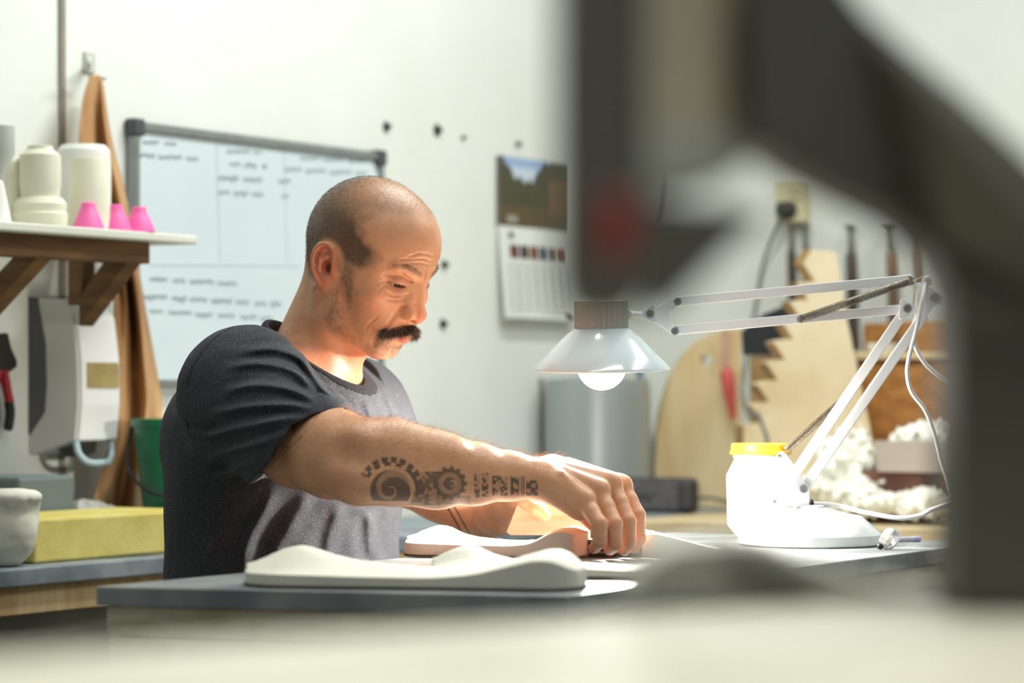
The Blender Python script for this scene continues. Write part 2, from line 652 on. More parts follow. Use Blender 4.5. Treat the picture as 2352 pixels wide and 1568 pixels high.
for i, (r0, r1, r2, r3) in enumerate(((.0115, .0100, .0088, .0072), (.0118, .0104, .0092, .0078), (.0120, .0106, .0094, .0080), (.0116, .0102, .0092, .0078))):
    fg = Field()
    fg.chain([(MC[i], r0), ((MC[i] + PI_[i]) / 2, (r0 + r1) * .485), (PI_[i], r1 * 1.03), ((PI_[i] + DI[i]) / 2, (r1 + r2) * .485), (DI[i], r2), (TI[i], r3)], 0.003)
    c = (MC[i] + TI[i]) / 2
    hand.u((fg, A3(c), 0.075), 0.0045)
    hand.u(p_el(MC[i] + Vector((0, -.002, .0035)), (.0105, .0100, .0085)), 0.007)   # knuckle
    # tendon
    hand.u(p_rc(W(1290 + 5 * i, 1098 - 10 * i, 3.462 + .012 * i) + Vector((0, 0, .005)), MC[i] + Vector((-.004, -.003, .0075)), .0026, .0034), 0.011)
thumb = [(W(1310, 1148, 3.535), .016), (W(1368, 1194, 3.535), .0130), (W(1400, 1232, 3.522), .0112), (W(1406, 1256, 3.512), .0085)]
hand.chain(thumb, 0.006, 0.012)
bd.u((hand, A3(W(1360, 1170, 3.49)), 0.14), 0.014)
# left arm, bent, its forearm coming back to the block
LA = [(W(825, 945, 3.93), .050), (W(918, 1080, 3.93), .045), (W(1020, 1126, 3.92), .0430), (W(1082, 1165, 3.90), .0365), (W(1116, 1184, 3.87), .0285),
      (W(1150, 1172, 3.82), .030), (W(1182, 1152, 3.76), .0245), (W(1196, 1142, 3.73), .0215)]
bd.chain(LA, 0.014, 0.03)
lh = Field()
lh.u(p_rc(W(1196, 1143, 3.73), W(1222, 1130, 3.69), .018, .016), .01)
lh.u(p_rc(W(1196, 1146, 3.715), W(1215, 1140, 3.675), .014, .012), .01)
LTH = [(W(1190, 1146, 3.690), .0130), (W(1212, 1151, 3.658), .0112), (W(1235, 1168, 3.646), .0102), (W(1252, 1184, 3.643), .0078)]
lh.chain(LTH, .004, .008)
for i in range(4):
    y = 3.675 + .019 * i
    lh.chain([(W(1220 + 2 * i, 1126, y), .0100), (W(1248, 1118 + 2 * i, y + .006), .0094), (W(1268 - 3 * i, 1128 + 2 * i, y + .012), .0086), (W(1272 - 4 * i, 1148 + 3 * i, y + .014), .0072)], .003, .006)
bd.u((lh, A3(W(1240, 1150, 3.69)), 0.12), 0.010)

BV, BQ = mesh_field(body, (W(370, 0, 3.8).x - .02, 3.32, HC - .40), (W(1500, 0, 3.5).x + .02, 4.05, HC + .29), 0.00125)
BN = vert_normals(BV, BQ)

# ---------------------------------------------------------------- skin pigment
q = (BV - A3(HORG)) @ HM * 1000.0
ar = np.abs(q[:, 0])
ishead = (1 - sstep(135, 165, np.linalg.norm(q - np.array([0, 10, 20], F32), axis=1))) * sstep(-88, -70, q[:, 2] - .25 * (q[:, 1] - 70))
px = CX + FPX * BV[:, 0] / BV[:, 1]
py = HY - FPX * (BV[:, 2] - HC) / BV[:, 1]
skin = np.array(lin((218, 162, 124)), F32)
n1 = vnoise(BV, 55, 1) * .5 + vnoise(BV, 150, 2) * .3 + vnoise(BV, 420, 3) * .2
cols = skin * (0.86 + 0.28 * n1)[:, None]


def blend(mask, rgb):
    global cols
    c = np.array(lin(rgb), F32)
    cols = cols * (1 - mask[:, None]) + c * mask[:, None]


def hball(c, r, soft=0.5):
    c = np.array(c, F32)
    d = np.linalg.norm((np.stack([ar, q[:, 1], q[:, 2]], 1) - c) / np.array(r, F32), axis=1)
    return (1 - sstep(soft, 1.0, d)) * ishead


red = (205, 112, 88)
blend(hball((0, 107, -10), (24, 26, 20), .3) * .50, red)
blend(hball((44, 72, -4), (30, 30, 30), .1) * .22, red)
blend(hball((33, 82, 24), (19, 14, 13)) * .45, (168, 104, 84))
blend(hball((30, 84, 10), (16, 12, 6), .3) * .35, (160, 100, 86))
blend(hball((80, -10, 8), (22, 28, 40), .7) * .45, (208, 106, 84))
blend(hball((70, -8, 10), (14, 16, 22), .3) * .45, (170, 74, 58))
blend(hball((0, 95, -49), (18, 9, 6.0)) * .85, (200, 98, 94))
neckm = (1 - ishead) * (1 - sstep(.07, .13, np.linalg.norm(BV - A3(W(770, 830, 3.75)), axis=1)))
blend(neckm * (0.30 + .3 * vnoise(BV, 60, 5)), red)
# cropped hair: pigment of the scalp
top = sstep(70, 115, q[:, 2])
edge = 30 + 18 * (vnoise(BV, 90, 7) - .5) + 24 * np.exp(-((q[:, 2] - 44) / 17) ** 2) - .35 * np.maximum(0, q[:, 2] - 60) + sstep(95, 118, q[:, 2]) * 62
hairm = ishead * (1 - sstep(edge - 15 - 22 * sstep(75, 110, q[:, 2]), edge + 13 + 14 * sstep(75, 110, q[:, 2]), q[:, 1])) * sstep(-12, 8, q[:, 2] + .45 * (q[:, 1] + 60))
side = np.where(q[:, 1] > -14, sstep(20, 34, q[:, 2]), 1.0)
burn = ishead * sstep(9, 17, q[:, 1]) * (1 - sstep(28, 40, q[:, 1] + .0 * q[:, 2])) * (1 - sstep(30, 40, q[:, 2])) * sstep(-50, -10, q[:, 2]) * (ar > 40)
earm = ishead * (1 - sstep(26, 34, np.linalg.norm((q - np.array([78, -11, 12.5], F32)) * np.array([1, 1, .85], F32), axis=1))) * (ar > 66)
hairm = hairm * side * (1 - earm)
hairm = np.maximum(hairm, burn * .50 * (1 - earm))
hdens = hairm * (1 - .62 * top * sstep(-60, 0, q[:, 1]))
blend(np.clip(hdens * .76, 0, 1), (54, 46, 34))
# beard stubble
jawline = -30 - 0.35 * (q[:, 1] - 20)
beard = ishead * (1 - sstep(jawline - 14, jawline + 8, q[:, 2])) * (q[:, 1] > 0) * (BN @ A3(HU) > -.85)
beard = beard * (1 - hball((0, 95, -49), (22, 14, 9), .8)) * sstep(-100, -90, q[:, 2])
beard = beard * np.where(q[:, 1] < 40, sstep(-76, -62, q[:, 2]), 1) * sstep(6, 20, q[:, 1])
beard = beard * (0.22 + .78 * np.maximum(1 - sstep(26, 42, q[:, 1]), sstep(62, 80, q[:, 1]) * (q[:, 2] < -52)))
blend(beard * .32, (96, 78, 62))
brow = polyd(np.stack([ar, q[:, 1], q[:, 2]], 1), hsurf([(12, 41), (18, 44.5), (25, 47), (33, 48.5), (40, 47.5), (47, 44.5)]))[0]
browm = ishead * (1 - sstep(2.0, 4.6, brow)) * (1 - .5 * sstep(30, 46, ar)) * (q[:, 1] > 60)
blend(browm * .34, (96, 70, 52))
# freckles
fr = (vnoise(BV, 700, 11) > .93) * (vnoise(BV, 80, 12) > .5)
blend(fr * .35, (150, 95, 66))
# knuckles and finger ends
for p in MC + PI_ + DI + TI:
    d = np.linalg.norm(BV - A3(p), axis=1)
    blend((1 - sstep(.004, .016, d)) * .40, (210, 118, 98))
d = np.linalg.norm(BV - A3(W(790, 1095, 3.385)), axis=1)
blend((1 - sstep(.006, .028, d)) * .45, (210, 128, 112))
# tattoos of the right arm
ink = np.array(lin((54, 50, 44)), F32)
fc = np.clip(-BN[:, 1] * 3.0, 0, 1) * (BV[:, 1] < 3.56) * (1 - ishead)
T = np.zeros(len(BV), F32)


def gear(cx, cy):
    dx, dy = px - cx, py - cy
    return np.hypot(dx, dy), np.arctan2(-dy, dx)


r, a = gear(897, 1126)
T = np.maximum(T, .80 * (1 - sstep(45, 49, r)) * (py < 1126 + 24) * (1 - .55 * (np.abs(((a / (2 * PI) + np.log(np.maximum(r, 1)) * .62) % 1) - .5) < .13) * (r > 7)))
teeth = (np.cos(a * 15) > -.15)
ang = sstep(-.5, -.2, a) * (1 - sstep(2.55, 2.75, a))
T = np.maximum(T, .82 * ang * sstep(56, 58, r) * (1 - sstep(64, 66, r)) * np.where(a > .9, teeth, 1))
T = np.maximum(T, .80 * ang * sstep(63, 65, r) * (1 - sstep(76, 79, r)) * np.where(np.cos(a * 21 + .6) > -.45, 1, .15))
blot = (vnoise(BV, 210, 21) > .50)
mid = (px > 940) & (px < 1004) & (py > 1082) & (py < 1160)
T = np.maximum(T, .72 * mid * sstep(56, 60, r) * np.where(blot, 1, .35))
mid2 = (px > 915) & (px < 1010) & (py > 1128) & (py < 1160)
T = np.maximum(T, .66 * mid2 * sstep(50, 56, r) * np.where(blot, 1, .5))
r, a = gear(1033, 1110)
T = np.maximum(T, .78 * (1 - sstep(33 + 5 * (np.cos(a * 13) > 0), 36 + 5 * (np.cos(a * 13) > 0), r)))
T = np.where((r > 19) & (r < 26), T * .55, T)
T = np.where((r < 16) & (np.abs(np.hypot(px - 1039, py - 1110) - 7) < 2.2) & (px > 1036), T * .3, T)
T = np.where((r > 15) & (r < 19), .30, T)
lowm = (px > 1000) & (px < 1080) & (py > 1138) & (py < 1158)
T = np.maximum(T, .5 * lowm)
for x0, x1, y0, y1, f in ((1089, 1102, 1096, 1142, 260), (1106, 1122, 1090, 1140, 300), (1130, 1166, 1094, 1138, 240), (1172, 1193, 1092, 1138, 330), (1208, 1236, 1094, 1138, 200)):
    m = sstep(x0 - 1, x0 + 2, px) * (1 - sstep(x1 - 2, x1 + 1, px)) * (py > y0 + .12 * (px - 1150)) * (py < y1)
    T = np.maximum(T, .82 * m * np.where(vnoise(BV, f, 23) > .40, 1, .22))
rs, as_ = gear(1148, 1120)
T = np.where(np.abs(rs - (11 + 5 * np.cos(5 * (as_ - 1.57)))) < 1.8, .15, T)
for x0 in (1198, 1203):
    T = np.maximum(T, .75 * (np.abs(px - x0) < 1.6) * (py > 1094) * (py < 1138))
# upper arm wash
ua = sstep(560, 600, px) * (1 - sstep(740, 800, px)) * sstep(900, 950, py) * (1 - sstep(1080, 1110, py))
s_ = (px - 640) * .62 + (py - 1010) * -.78
t_ = (px - 640) * .78 + (py - 1010) * .62
T = np.maximum(T, ua * (.25 + .55 * (vnoise(BV * np.array([1, 1, 1], F32), 60, 31) > .42)) * (1 - sstep(8, 34, t_ + 10 * vnoise(BV, 90, 32))))
T = np.maximum(T, ua * .3 * sstep(.50, .80, vnoise(np.stack([s_ * .004, t_ * .03, 0 * s_], 1), 8, 33)) * (1 - sstep(30, 60, t_)))
Tm = T * fc
cols = cols * (1 - Tm[:, None]) + ink * Tm[:, None]
# two bands of the left arm
lm = (BV[:, 1] > 3.70) & (px > 1000) & (px < 1110) & (py > 1100) & (1 - ishead > 0)
dd = (px - 1030) * .87 - (py - 1168) * .49
bands = lm * np.maximum(1 - sstep(1.5, 3.0, np.abs(dd)), 1 - sstep(1.2, 2.6, np.abs(dd - 14)))
cols = cols * (1 - .8 * bands[:, None]) + ink * .8 * bands[:, None]


def skin_material():
    m = bpy.data.materials.new('tanned_skin')
    m.use_nodes = True
    nt = m.node_tree
    b = nt.nodes['Principled BSDF']
    at = nt.nodes.new('ShaderNodeAttribute'); at.attribute_name = 'pigment'
    nt.links.new(at.outputs['Color'], b.inputs['Base Color'])
    b.inputs['Roughness'].default_value = 0.35
    b.inputs['Specular IOR Level'].default_value = 0.45
    b.inputs['Subsurface Weight'].default_value = 0.12
    b.inputs['Subsurface Radius'].default_value = (1.0, 0.35, 0.2)
    b.inputs['Subsurface Scale'].default_value = 0.006
    tc = nt.nodes.new('ShaderNodeTexCoord')
    n = nt.nodes.new('ShaderNodeTexNoise'); n.inputs['Scale'].default_value = 650; n.inputs['Detail'].default_value = 3
    n2 = nt.nodes.new('ShaderNodeTexNoise'); n2.inputs['Scale'].default_value = 170; n2.inputs['Detail'].default_value = 4
    ad = nt.nodes.new('ShaderNodeMath'); ad.operation = 'ADD'
    for x in (n, n2): nt.links.new(tc.outputs['Object'], x.inputs['Vector'])
    nt.links.new(n.outputs['Fac'], ad.inputs[0]); nt.links.new(n2.outputs['Fac'], ad.inputs[1])
    bu = nt.nodes.new('ShaderNodeBump'); bu.inputs['Strength'].default_value = 0.35; bu.inputs['Distance'].default_value = 0.0012
    nt.links.new(ad.outputs[0], bu.inputs['Height'])
    nt.links.new(bu.outputs['Normal'], b.inputs['Normal'])
    return m


PBASE = W(650, 1370, 3.81); PBASE.z = 0.0
person = np_mesh('person', BV, BQ, skin_material(), base=PBASE, cols=cols)
tag(person, 'seated man with cropped hair and dark moustache in grey t-shirt leaning over the bench', 'person')


# ---------------------------------------------------------------- eyes
m_eye = mat('eye_white', (196, 182, 170), 0.15, var=.05)
m_iris = mat('dark_iris', (46, 34, 26), 0.1, var=.3, scale=300)
for sd in (1, -1):
    c = HL(28.8 * sd, 69.0, 24.6)
    e = MB().ball(c, .0116, 20).build('eye', m_eye, person, smooth=180)
    g = (HF * .90 - UP * .42 + HR * sd * (.12 if sd > 0 else -.02)).normalized()
    MB().lathe([(.0001, .0121), (.003, .0119), (.0055, .0107), (.0058, .0100), (.0001, .0095)], c, g, 24).build('iris', m_iris, e, smooth=60)

# ---------------------------------------------------------------- hair as separate strands
rng = np.random.default_rng(3)
fa = np.linalg.norm(np.cross(BV[BQ[:, 2]] - BV[BQ[:, 0]], BV[BQ[:, 3]] - BV[BQ[:, 1]]), axis=1) / 2


def strands(name, mask, n, length, lift, flow, wid, c_dark, c_light, p_light, curl=.0, label=None):
    w = fa * mask[BQ].mean(1)
    f = rng.choice(len(BQ), n, p=w / w.sum())
    u, v = rng.random((2, n, 1))
    P = ((BV[BQ[f, 0]] * (1 - u) + BV[BQ[f, 1]] * u) * (1 - v) + (BV[BQ[f, 3]] * (1 - u) + BV[BQ[f, 2]] * u) * v)
    Nn = BN[BQ[f, 0]]
    fl = flow(P, Nn)
    fl = fl - Nn * (fl * Nn).sum(1, keepdims=True)
    fl /= np.linalg.norm(fl, axis=1, keepdims=True) + 1e-9
    d = Nn * lift + fl + rng.normal(0, .28, (n, 3))
    d /= np.linalg.norm(d, axis=1, keepdims=True)
    L = length * rng.uniform(.6, 1.25, (n, 1))
    s = np.cross(d, rng.normal(0, 1, (n, 3)))
    s /= np.linalg.norm(s, axis=1, keepdims=True) + 1e-9
    P = P - Nn * .0004
    mid = P + d * L * .55 + Nn * L * curl
    tip = P + d * L + fl * L * curl * .6
    V = np.concatenate([P - s * wid, P + s * wid, mid - s * wid * .8, mid + s * wid * .8, tip], 0)
    i = np.arange(n)
    Q = np.stack([i, i + n, i + 3 * n, i + 2 * n], 1)
    Tq = np.stack([i + 2 * n, i + 3 * n, i + 4 * n], 1)
    lt = (rng.random((n, 1)) < p_light)
    c = np.where(lt, np.array(lin(c_light)), np.array(lin(c_dark))) * rng.uniform(.7, 1.3, (n, 1))
    me = bpy.data.meshes.new(name)
    o = bpy.data.objects.new(name, me); COL.objects.link(o); o.parent = person
    org = A3(person.location)
    me.from_pydata((V - org).tolist(), [], Q.tolist() + Tq.tolist())
    at = me.color_attributes.new('pigment', 'FLOAT_COLOR', 'POINT')
    at.data.foreach_set('color', np.concatenate([np.tile(c, (5, 1)), np.ones((5 * n, 1))], 1).astype(F32).ravel())
    me.materials.append(hair_mat)
    if label: o['label'] = label
    return o


hair_mat = bpy.data.materials.new('hair')
hair_mat.use_nodes = True
_b = hair_mat.node_tree.nodes['Principled BSDF']
_a = hair_mat.node_tree.nodes.new('ShaderNodeAttribute'); _a.attribute_name = 'pigment'
hair_mat.node_tree.links.new(_a.outputs['Color'], _b.inputs['Base Color'])
_b.inputs['Roughness'].default_value = 0.35
down = lambda P, Nn: np.tile(A3(-HU * .8 - HF * .5), (len(P), 1)).astype(F32)
strands('cropped_hair', np.clip(hdens, 0, 1), 30000, .0034, .9, down, .00008, (62, 54, 42), (196, 186, 164), .13, label='very short dark cropped hair')
strands('stubble', beard + .25 * burn, 5200, .0042, .55, lambda P, Nn: np.tile(A3(-HU + HF * .25), (len(P), 1)).astype(F32), .00009, (84, 66, 52), (226, 212, 190), .50, curl=.12, label='greying beard stubble')
# moustache: a band under the nose
md = polyd(np.stack([ar, q[:, 1], q[:, 2]], 1), [(0, 99, -33), (12, 96, -35), (22, 88, -40), (27, 82, -44)])[0]
mm = (1 - sstep(5.2, 7.0, md)) * (q[:, 1] > 70)
strands('moustache', mm, 4200, .0115, .75, lambda P, Nn: (A3(-HU * .9) + np.sign(((P - A3(HORG)) @ HM)[:, :1]) * A3(HR) * (.30 + .02 * np.abs(((P - A3(HORG)) @ HM)[:, :1]) * 1000 * .5)).astype(F32), .00011, (50, 38, 30), (182, 160, 134), .15, curl=.10, label='thick dark moustache')
lash = polyd(np.stack([ar, q[:, 1], q[:, 2]], 1), [(20.5, 83.5, 23), (34.5, 79.5, 22.6), (44, 70.5, 24)])[0]
for sd, tx in ((1, 'near'), (-1, 'far')):
    hs = (q[:, 0] * sd > 0)
    strands('eyebrow', browm * hs, 230, .0070, .22, lambda P, Nn: (np.sign(((P - A3(HORG)) @ HM)[:, :1]) * A3(HR) + A3(HU * .35)).astype(F32), .00009, (62, 46, 36), (150, 130, 110), .1, curl=.05)
    strands('eyelashes', (1 - sstep(.9, 1.8, lash)) * (q[:, 1] > 60) * hs, 90, .0070, .6, lambda P, Nn: np.tile(A3(HF - HU * .7), (len(P), 1)).astype(F32), .00008, (28, 22, 18), (40, 30, 24), 0, curl=.1)
fore = (1 - ishead) * (px > 770) * (px < 1330) * (BV[:, 1] < 3.56) * (py > 930) * (.25 + .75 * (BN[:, 2] > .2)) * (1 - sstep(1250, 1330, px))
strands('arm_hair', fore, 3600, .011, .55, lambda P, Nn: np.tile(np.array([.8, 0, .25], F32), (len(P), 1)), .00007, (150, 100, 60), (225, 185, 140), .5, curl=.15, label='fair hair on the right forearm')
# ---------------------------------------------------------------- t-shirt
CC = W(728, 812, 3.79)                                   # middle of the neck opening
CA1 = TF * .063 - UP * .041
CA2 = TR * .066 + UP * .008
CN = CA1.cross(CA2).normalized()
if CN.z < 0: CN = -CN


def p_ecyl(c, a, b, z0, z1, taper=0.0):
    c = A3(c); f, r = A3(TF), A3(TR)

    def fn(P):
        q = P - c
        s = 1 + taper * q[:, 2]
        x = (q @ f) / (a * s); y = (q @ r) / (b * s)
        k0 = np.sqrt(x * x + y * y); k1 = np.sqrt((x / a) ** 2 + (y / b) ** 2) + 1e-9
        d = k0 * (k0 - 1) / k1
        dz = np.maximum(q[:, 2] - z1, z0 - q[:, 2])
        return -smin(-d, -dz, .10)
    return fn, c, None


HEM0, HEM1 = W(770, 945, 3.45), W(598, 1085, 3.47)
shirt = Field(slack=0.10)
sh = shirt
sh.u(p_ecyl(W(651, 1200, 3.80), .130, .202, -.335, .135, taper=-.10))
sh.u(p_el(W(690, 1035, 3.80), (.120, .180, .12), (TF, TR, UP)), .05)
sh.u(p_el(W(612, 985, 3.82), (.12, .160, .105), (TF, TR, UP)), .05)             # rounded upper back
sh.u(p_rc(W(640, 915, 3.74), W(566, 906, 3.61), .045, .078), .05)
sh.u(p_rc(W(745, 880, 3.84), W(815, 940, 3.93), .050, .062), .05)
sh.u(p_rc(W(566, 908, 3.61), W(704, 1036, 3.485), .080, .0785), .04)              # right sleeve
sh.u(p_rc(W(815, 940, 3.93), W(905, 1085, 3.93), .062, .056), .04)             # left sleeve
SAX = (W(716, 1022, 3.475) - W(566, 910, 3.61)).normalized()
# folds -------------------------------------------------------------
HEMN = Vector((.63, -.02, -.77)).normalized()
HEMC = W(683, 1020, 3.49)
FOLDS = [  # (points in photo px, depth), width, height: ridges of cloth
    ([(545, 812), (620, 800), (690, 822), (720, 870)], 3.60, .008, .0040),
    ([(510, 850), (590, 835), (680, 855), (728, 910)], 3.55, .008, .0045),
    ([(500, 905), (580, 885), (670, 895), (740, 935)], 3.50, .008, .0050),
    ([(470, 955), (560, 935), (660, 930), (745, 945)], 3.46, .008, .0050),
    ([(455, 1010), (540, 985), (640, 965), (720, 955)], 3.44, .009, .0055),
    ([(460, 1060), (530, 1035), (610, 1015), (680, 985)], 3.44, .008, .0045),
    ([(480, 1105), (540, 1080), (600, 1062)], 3.47, .008, .0045),
    ([(690, 820), (730, 880), (775, 935)], 3.62, .006, .0045),
    ([(745, 880), (790, 930), (830, 975)], 3.66, .006, .0035),
    ([(640, 1110), (580, 1220), (545, 1310)], 3.62, .016, .0075),
    ([(720, 1120), (660, 1220), (620, 1300)], 3.63, .016, .0060),
    ([(790, 1150), (760, 1230), (750, 1300)], 3.68, .014, .0050),
    ([(850, 1165), (850, 1230), (855, 1290)], 3.72, .013, .0045),
    ([(545, 1140), (500, 1220), (470, 1310)], 3.62, .014, .0040),
    ([(868, 862), (892, 915), (915, 980)], 3.88, .008, .0025),
    ([(420, 985), (470, 1000), (520, 990)], 3.56, .008, .0040),
    ([(835, 915), (850, 950), (862, 990)], 3.76, .008, .0022),
]
FP = []
for pts, Y, w_, h_ in FOLDS:
    FP.append(([(x, y) for x, y in spline([(x, y, 0) for x, y in pts], 6) for _ in (0,)] if False else [(v.x, v.y) for v in spline([(x, y, 0) for x, y in pts], 5)], Y, w_ * FPX / Y, h_))


def folds(P, d):
    n = np.abs(d) < .0205
    if not n.any(): return d
    p = P[n]
    X = CX + FPX * p[:, 0] / p[:, 1]; Z = HY - FPX * (p[:, 2] - HC) / p[:, 1]
    o = np.zeros(len(p), F32)
    S2 = np.stack([X, Z, 0 * X], 1)
    for pts, Y, w_, h_ in FP:
        L = len(pts) - 1
        xs = [x for x, y in pts]; ys = [y for x, y in pts]; m_ = 2.6 * w_
        k = (X > min(xs) - m_) & (X < max(xs) + m_) & (Z > min(ys) - m_) & (Z < max(ys) + m_) & (np.abs(p[:, 1] - Y) < .16)
        if not k.any(): continue
        dd, t = polyd(S2[k], [(x, y, 0) for x, y in pts])
        amp = h_ * sstep(0, L * .25, t) * (1 - sstep(L * .75, L, t))
        # a ridge with a hollow on its lower side
        o[k] += amp * (np.exp(-(dd / (w_ * .55)) ** 2) - .45 * np.exp(-((dd - w_ * 1.1) / (w_ * .6)) ** 2))
    o += .0022 * (vnoise(p, 24, 41) - .5) + .0012 * (vnoise(p, 60, 42) - .5)
    # slack creases at the back, hidden side and the gathered hem
    o += .002 * np.sin((p @ A3(TR)) * 60 + 3 * vnoise(p, 9, 43)) * sstep(.14, .22, HC - p[:, 2])
    # shoulder seam
    s = (p - A3(W(520, 880, 3.60))) @ A3((SAX + Vector((.25, .0, .12))).normalized())
    seam = (p[:, 1] < 3.72) & (X > 430) & (X < 720) & (Z < 1010)
    o -= seam * .0030 * np.exp(-(s / .0020) ** 2)
    o *= sstep(.070, .105, np.linalg.norm(p - A3(CC), axis=1)) * np.where(p[:, 1] < 3.66, .0 + 1.0 * sstep(.002, .035, np.abs((p - A3(HEMC)) @ A3(HEMN))), 1)
    d = d.copy()
    d[n] = d[n] - o
    return d


sh.disp(folds, W(650, 1050, 3.75), .6)
# neck: a short stand that rises to the ring, then the opening
cc, cn, c1, c2 = A3(CC), A3(CN), A3(CA1.normalized()), A3((CA2 - CA1 * (CA2.dot(CA1) / CA1.length_squared)).normalized())
La1, La2 = CA1.length, CA2.length


def p_neck(pad, z0, z1):
    def fn(P):
        q = P - cc
        x = (q @ c1) / (La1 + pad); y = (q @ c2) / (La2 + pad); z = q @ cn
        k0 = np.sqrt(x * x + y * y); k1 = np.sqrt((x / (La1 + pad)) ** 2 + (y / (La2 + pad)) ** 2) + 1e-9
        return np.maximum(k0 * (k0 - 1) / k1, np.maximum(z - z1, z0 - z))
    return fn, cc, .17


sh.ops.insert(7, ('u', p_neck(.008, -.075, .012), .030))


def above_neck(P):
    q = P - cc
    return np.maximum(-(q @ cn), np.linalg.norm(q, axis=1) - .112)


sh.sub(p_neck(0.001, -.05, .06), .002)
sh.sub((above_neck, cc, .12), .003)


def sleeve_cut(c, n, r):
    c, n = A3(c), A3(n)

    def fn(P):
        q = P - c
        s = q @ n
        return np.maximum(-s, np.linalg.norm(q, axis=1) - r)
    return fn, c, r


hemN, hemC = HEMN, HEMC
sh.sub(sleeve_cut(hemC, hemN, .13), .002)
HA = W(704, 1036, 3.485)
SAX2 = (HA - W(566, 908, 3.61)).normalized()
sh.sub(p_rc(HA + SAX2 * .03, HA - SAX2 * .05, .0690, .064), .003)
LAX = (W(905, 1085, 3.93) - W(815, 940, 3.93)).normalized()
lc = W(903, 1082, 3.93)
sh.sub(sleeve_cut(lc, LAX, .09), .002)
sh.sub(p_rc(lc + LAX * .02, lc - LAX * .06, .051, .048), .003)
SV, SQ = mesh_field(shirt, (W(360, 0, 3.8).x, 3.36, HC - .30), (W(1010, 0, 3.95).x + .02, 4.05, HC + .12), 0.0018)


def cloth_material(name, c1, c2, speck):
    m = bpy.data.materials.new(name)
    m.use_nodes = True
    nt = m.node_tree; b = nt.nodes['Principled BSDF']
    N = nt.nodes.new; K = nt.links.new
    tc = N('ShaderNodeTexCoord')
    n1 = N('ShaderNodeTexNoise'); n1.inputs['Scale'].default_value = 420; n1.inputs['Detail'].default_value = 4; n1.inputs['Roughness'].default_value = .75
    mp = N('ShaderNodeMapping'); mp.inputs['Scale'].default_value = (1, 1, 2.4)
    K(tc.outputs['Object'], mp.inputs['Vector']); K(mp.outputs['Vector'], n1.inputs['Vector'])
    r = N('ShaderNodeValToRGB'); e = r.color_ramp.elements
    e[0].position, e[1].position = .30, .62
    e[0].color, e[1].color = (*lin(c1), 1), (*lin(c2), 1)
    x = e.new(.70); x.color = (*lin(speck), 1)
    K(n1.outputs['Fac'], r.inputs['Fac']); K(r.outputs['Color'], b.inputs['Base Color'])
    b.inputs['Roughness'].default_value = .9
    b.inputs['Specular IOR Level'].default_value = .2
    b.inputs['Sheen Weight'].default_value = .05
    b.inputs['Sheen Roughness'].default_value = .4
    bu = N('ShaderNodeBump'); bu.inputs['Strength'].default_value = .5; bu.inputs['Distance'].default_value = .001
    K(n1.outputs['Fac'], bu.inputs['Height']); K(bu.outputs['Normal'], b.inputs['Normal'])
    return m


m_shirt = cloth_material('charcoal_heather', (34, 37, 42), (76, 77, 83), (172, 168, 174))
tshirt = np_mesh('t_shirt', SV, SQ, m_shirt, parent=person)
tshirt['label'] = 'charcoal heather short-sleeved t-shirt'
# ribbed collar band, a second layer of cloth along the neck opening
m_collar = cloth_material('collar_rib', (17, 19, 23), (42, 44, 49), (110, 108, 112))
ring = [CC + CA1 * math.cos(2 * PI * i / 48) + CA2 * math.sin(2 * PI * i / 48) for i in range(49)]
SN = vert_normals(SV, SQ)
near = np.linalg.norm(SV - cc, axis=1) < .13
cd = np.full(len(SV), 1.0, F32)
cd[near] = polyd(SV[near], ring)[0]
qv = SV - cc
rad = np.stack([(qv @ c1) / La1, (qv @ c2) / La2], 1)
outward = (SN @ cn) * .8 + ((SN @ c1) * rad[:, 0] + (SN @ c2) * rad[:, 1]) > -.05
cm = (cd < .0205) & outward & near
fm = cm[SQ].all(1)
used = np.unique(SQ[fm])
remap = np.full(len(SV), -1); remap[used] = np.arange(len(used))
lift = .0016 * np.clip((.0205 - cd[used]) / .0016, -.25, 1)
KV = SV[used] + SN[used] * lift[:, None]
np_mesh('collar', KV.astype(F32), remap[SQ[fm]], m_collar, parent=tshirt)

# ---------------------------------------------------------------- trousers, shoes
m_trs = mat('dark_work_trousers', (52, 54, 60), .9, var=.15, scale=60, bump=.2)
m_shoe = mat('dark_shoe', (40, 36, 34), .6, var=.1)
hipc = W(650, 1405, 3.81)
seat_z = .628
tr = Field()
hp = Vector((hipc.x, hipc.y, seat_z + .045))
tr.u(p_el(hp + UP * .07, (.125, .175, .15), (TF, TR, UP)))
for sd in (1, -1):
    h = hp + TR * (.09 * sd)
    k = h + TF * .38 + TR * (.05 * sd) - UP * .02
    an = k - TF * .06 - UP * (k.z - .12)
    tr.u(p_rc(h, k, .088, .064), .04)
    tr.u(p_rc(k, an, .066, .055), .03)
TV, TQ = mesh_field(tr, (-1.0, 3.1, .04), (.5, 4.5, .95), .007)
trousers = np_mesh('trousers', TV, TQ, m_trs, parent=person)
for sd in (1, -1):
    k = hp + TR * (.14 * sd) + TF * .34
    a = Vector((k.x, k.y, 0))
    sf = Field()
    sf.u(p_el(a + UP * .055, (.06, .046, .055), (TF, TR, UP)))
    sf.u(p_el(a + TF * .10 + UP * .036, (.11, .048, .036), (TF, TR, UP)), .04)
    sv, sq = mesh_field(sf, a + Vector((-.3, -.3, -.02)), a + Vector((.35, .3, .14)), .006)
    sv[:, 2] = np.maximum(sv[:, 2], 0.001)
    np_mesh('shoe', sv, sq, m_shoe, parent=person)
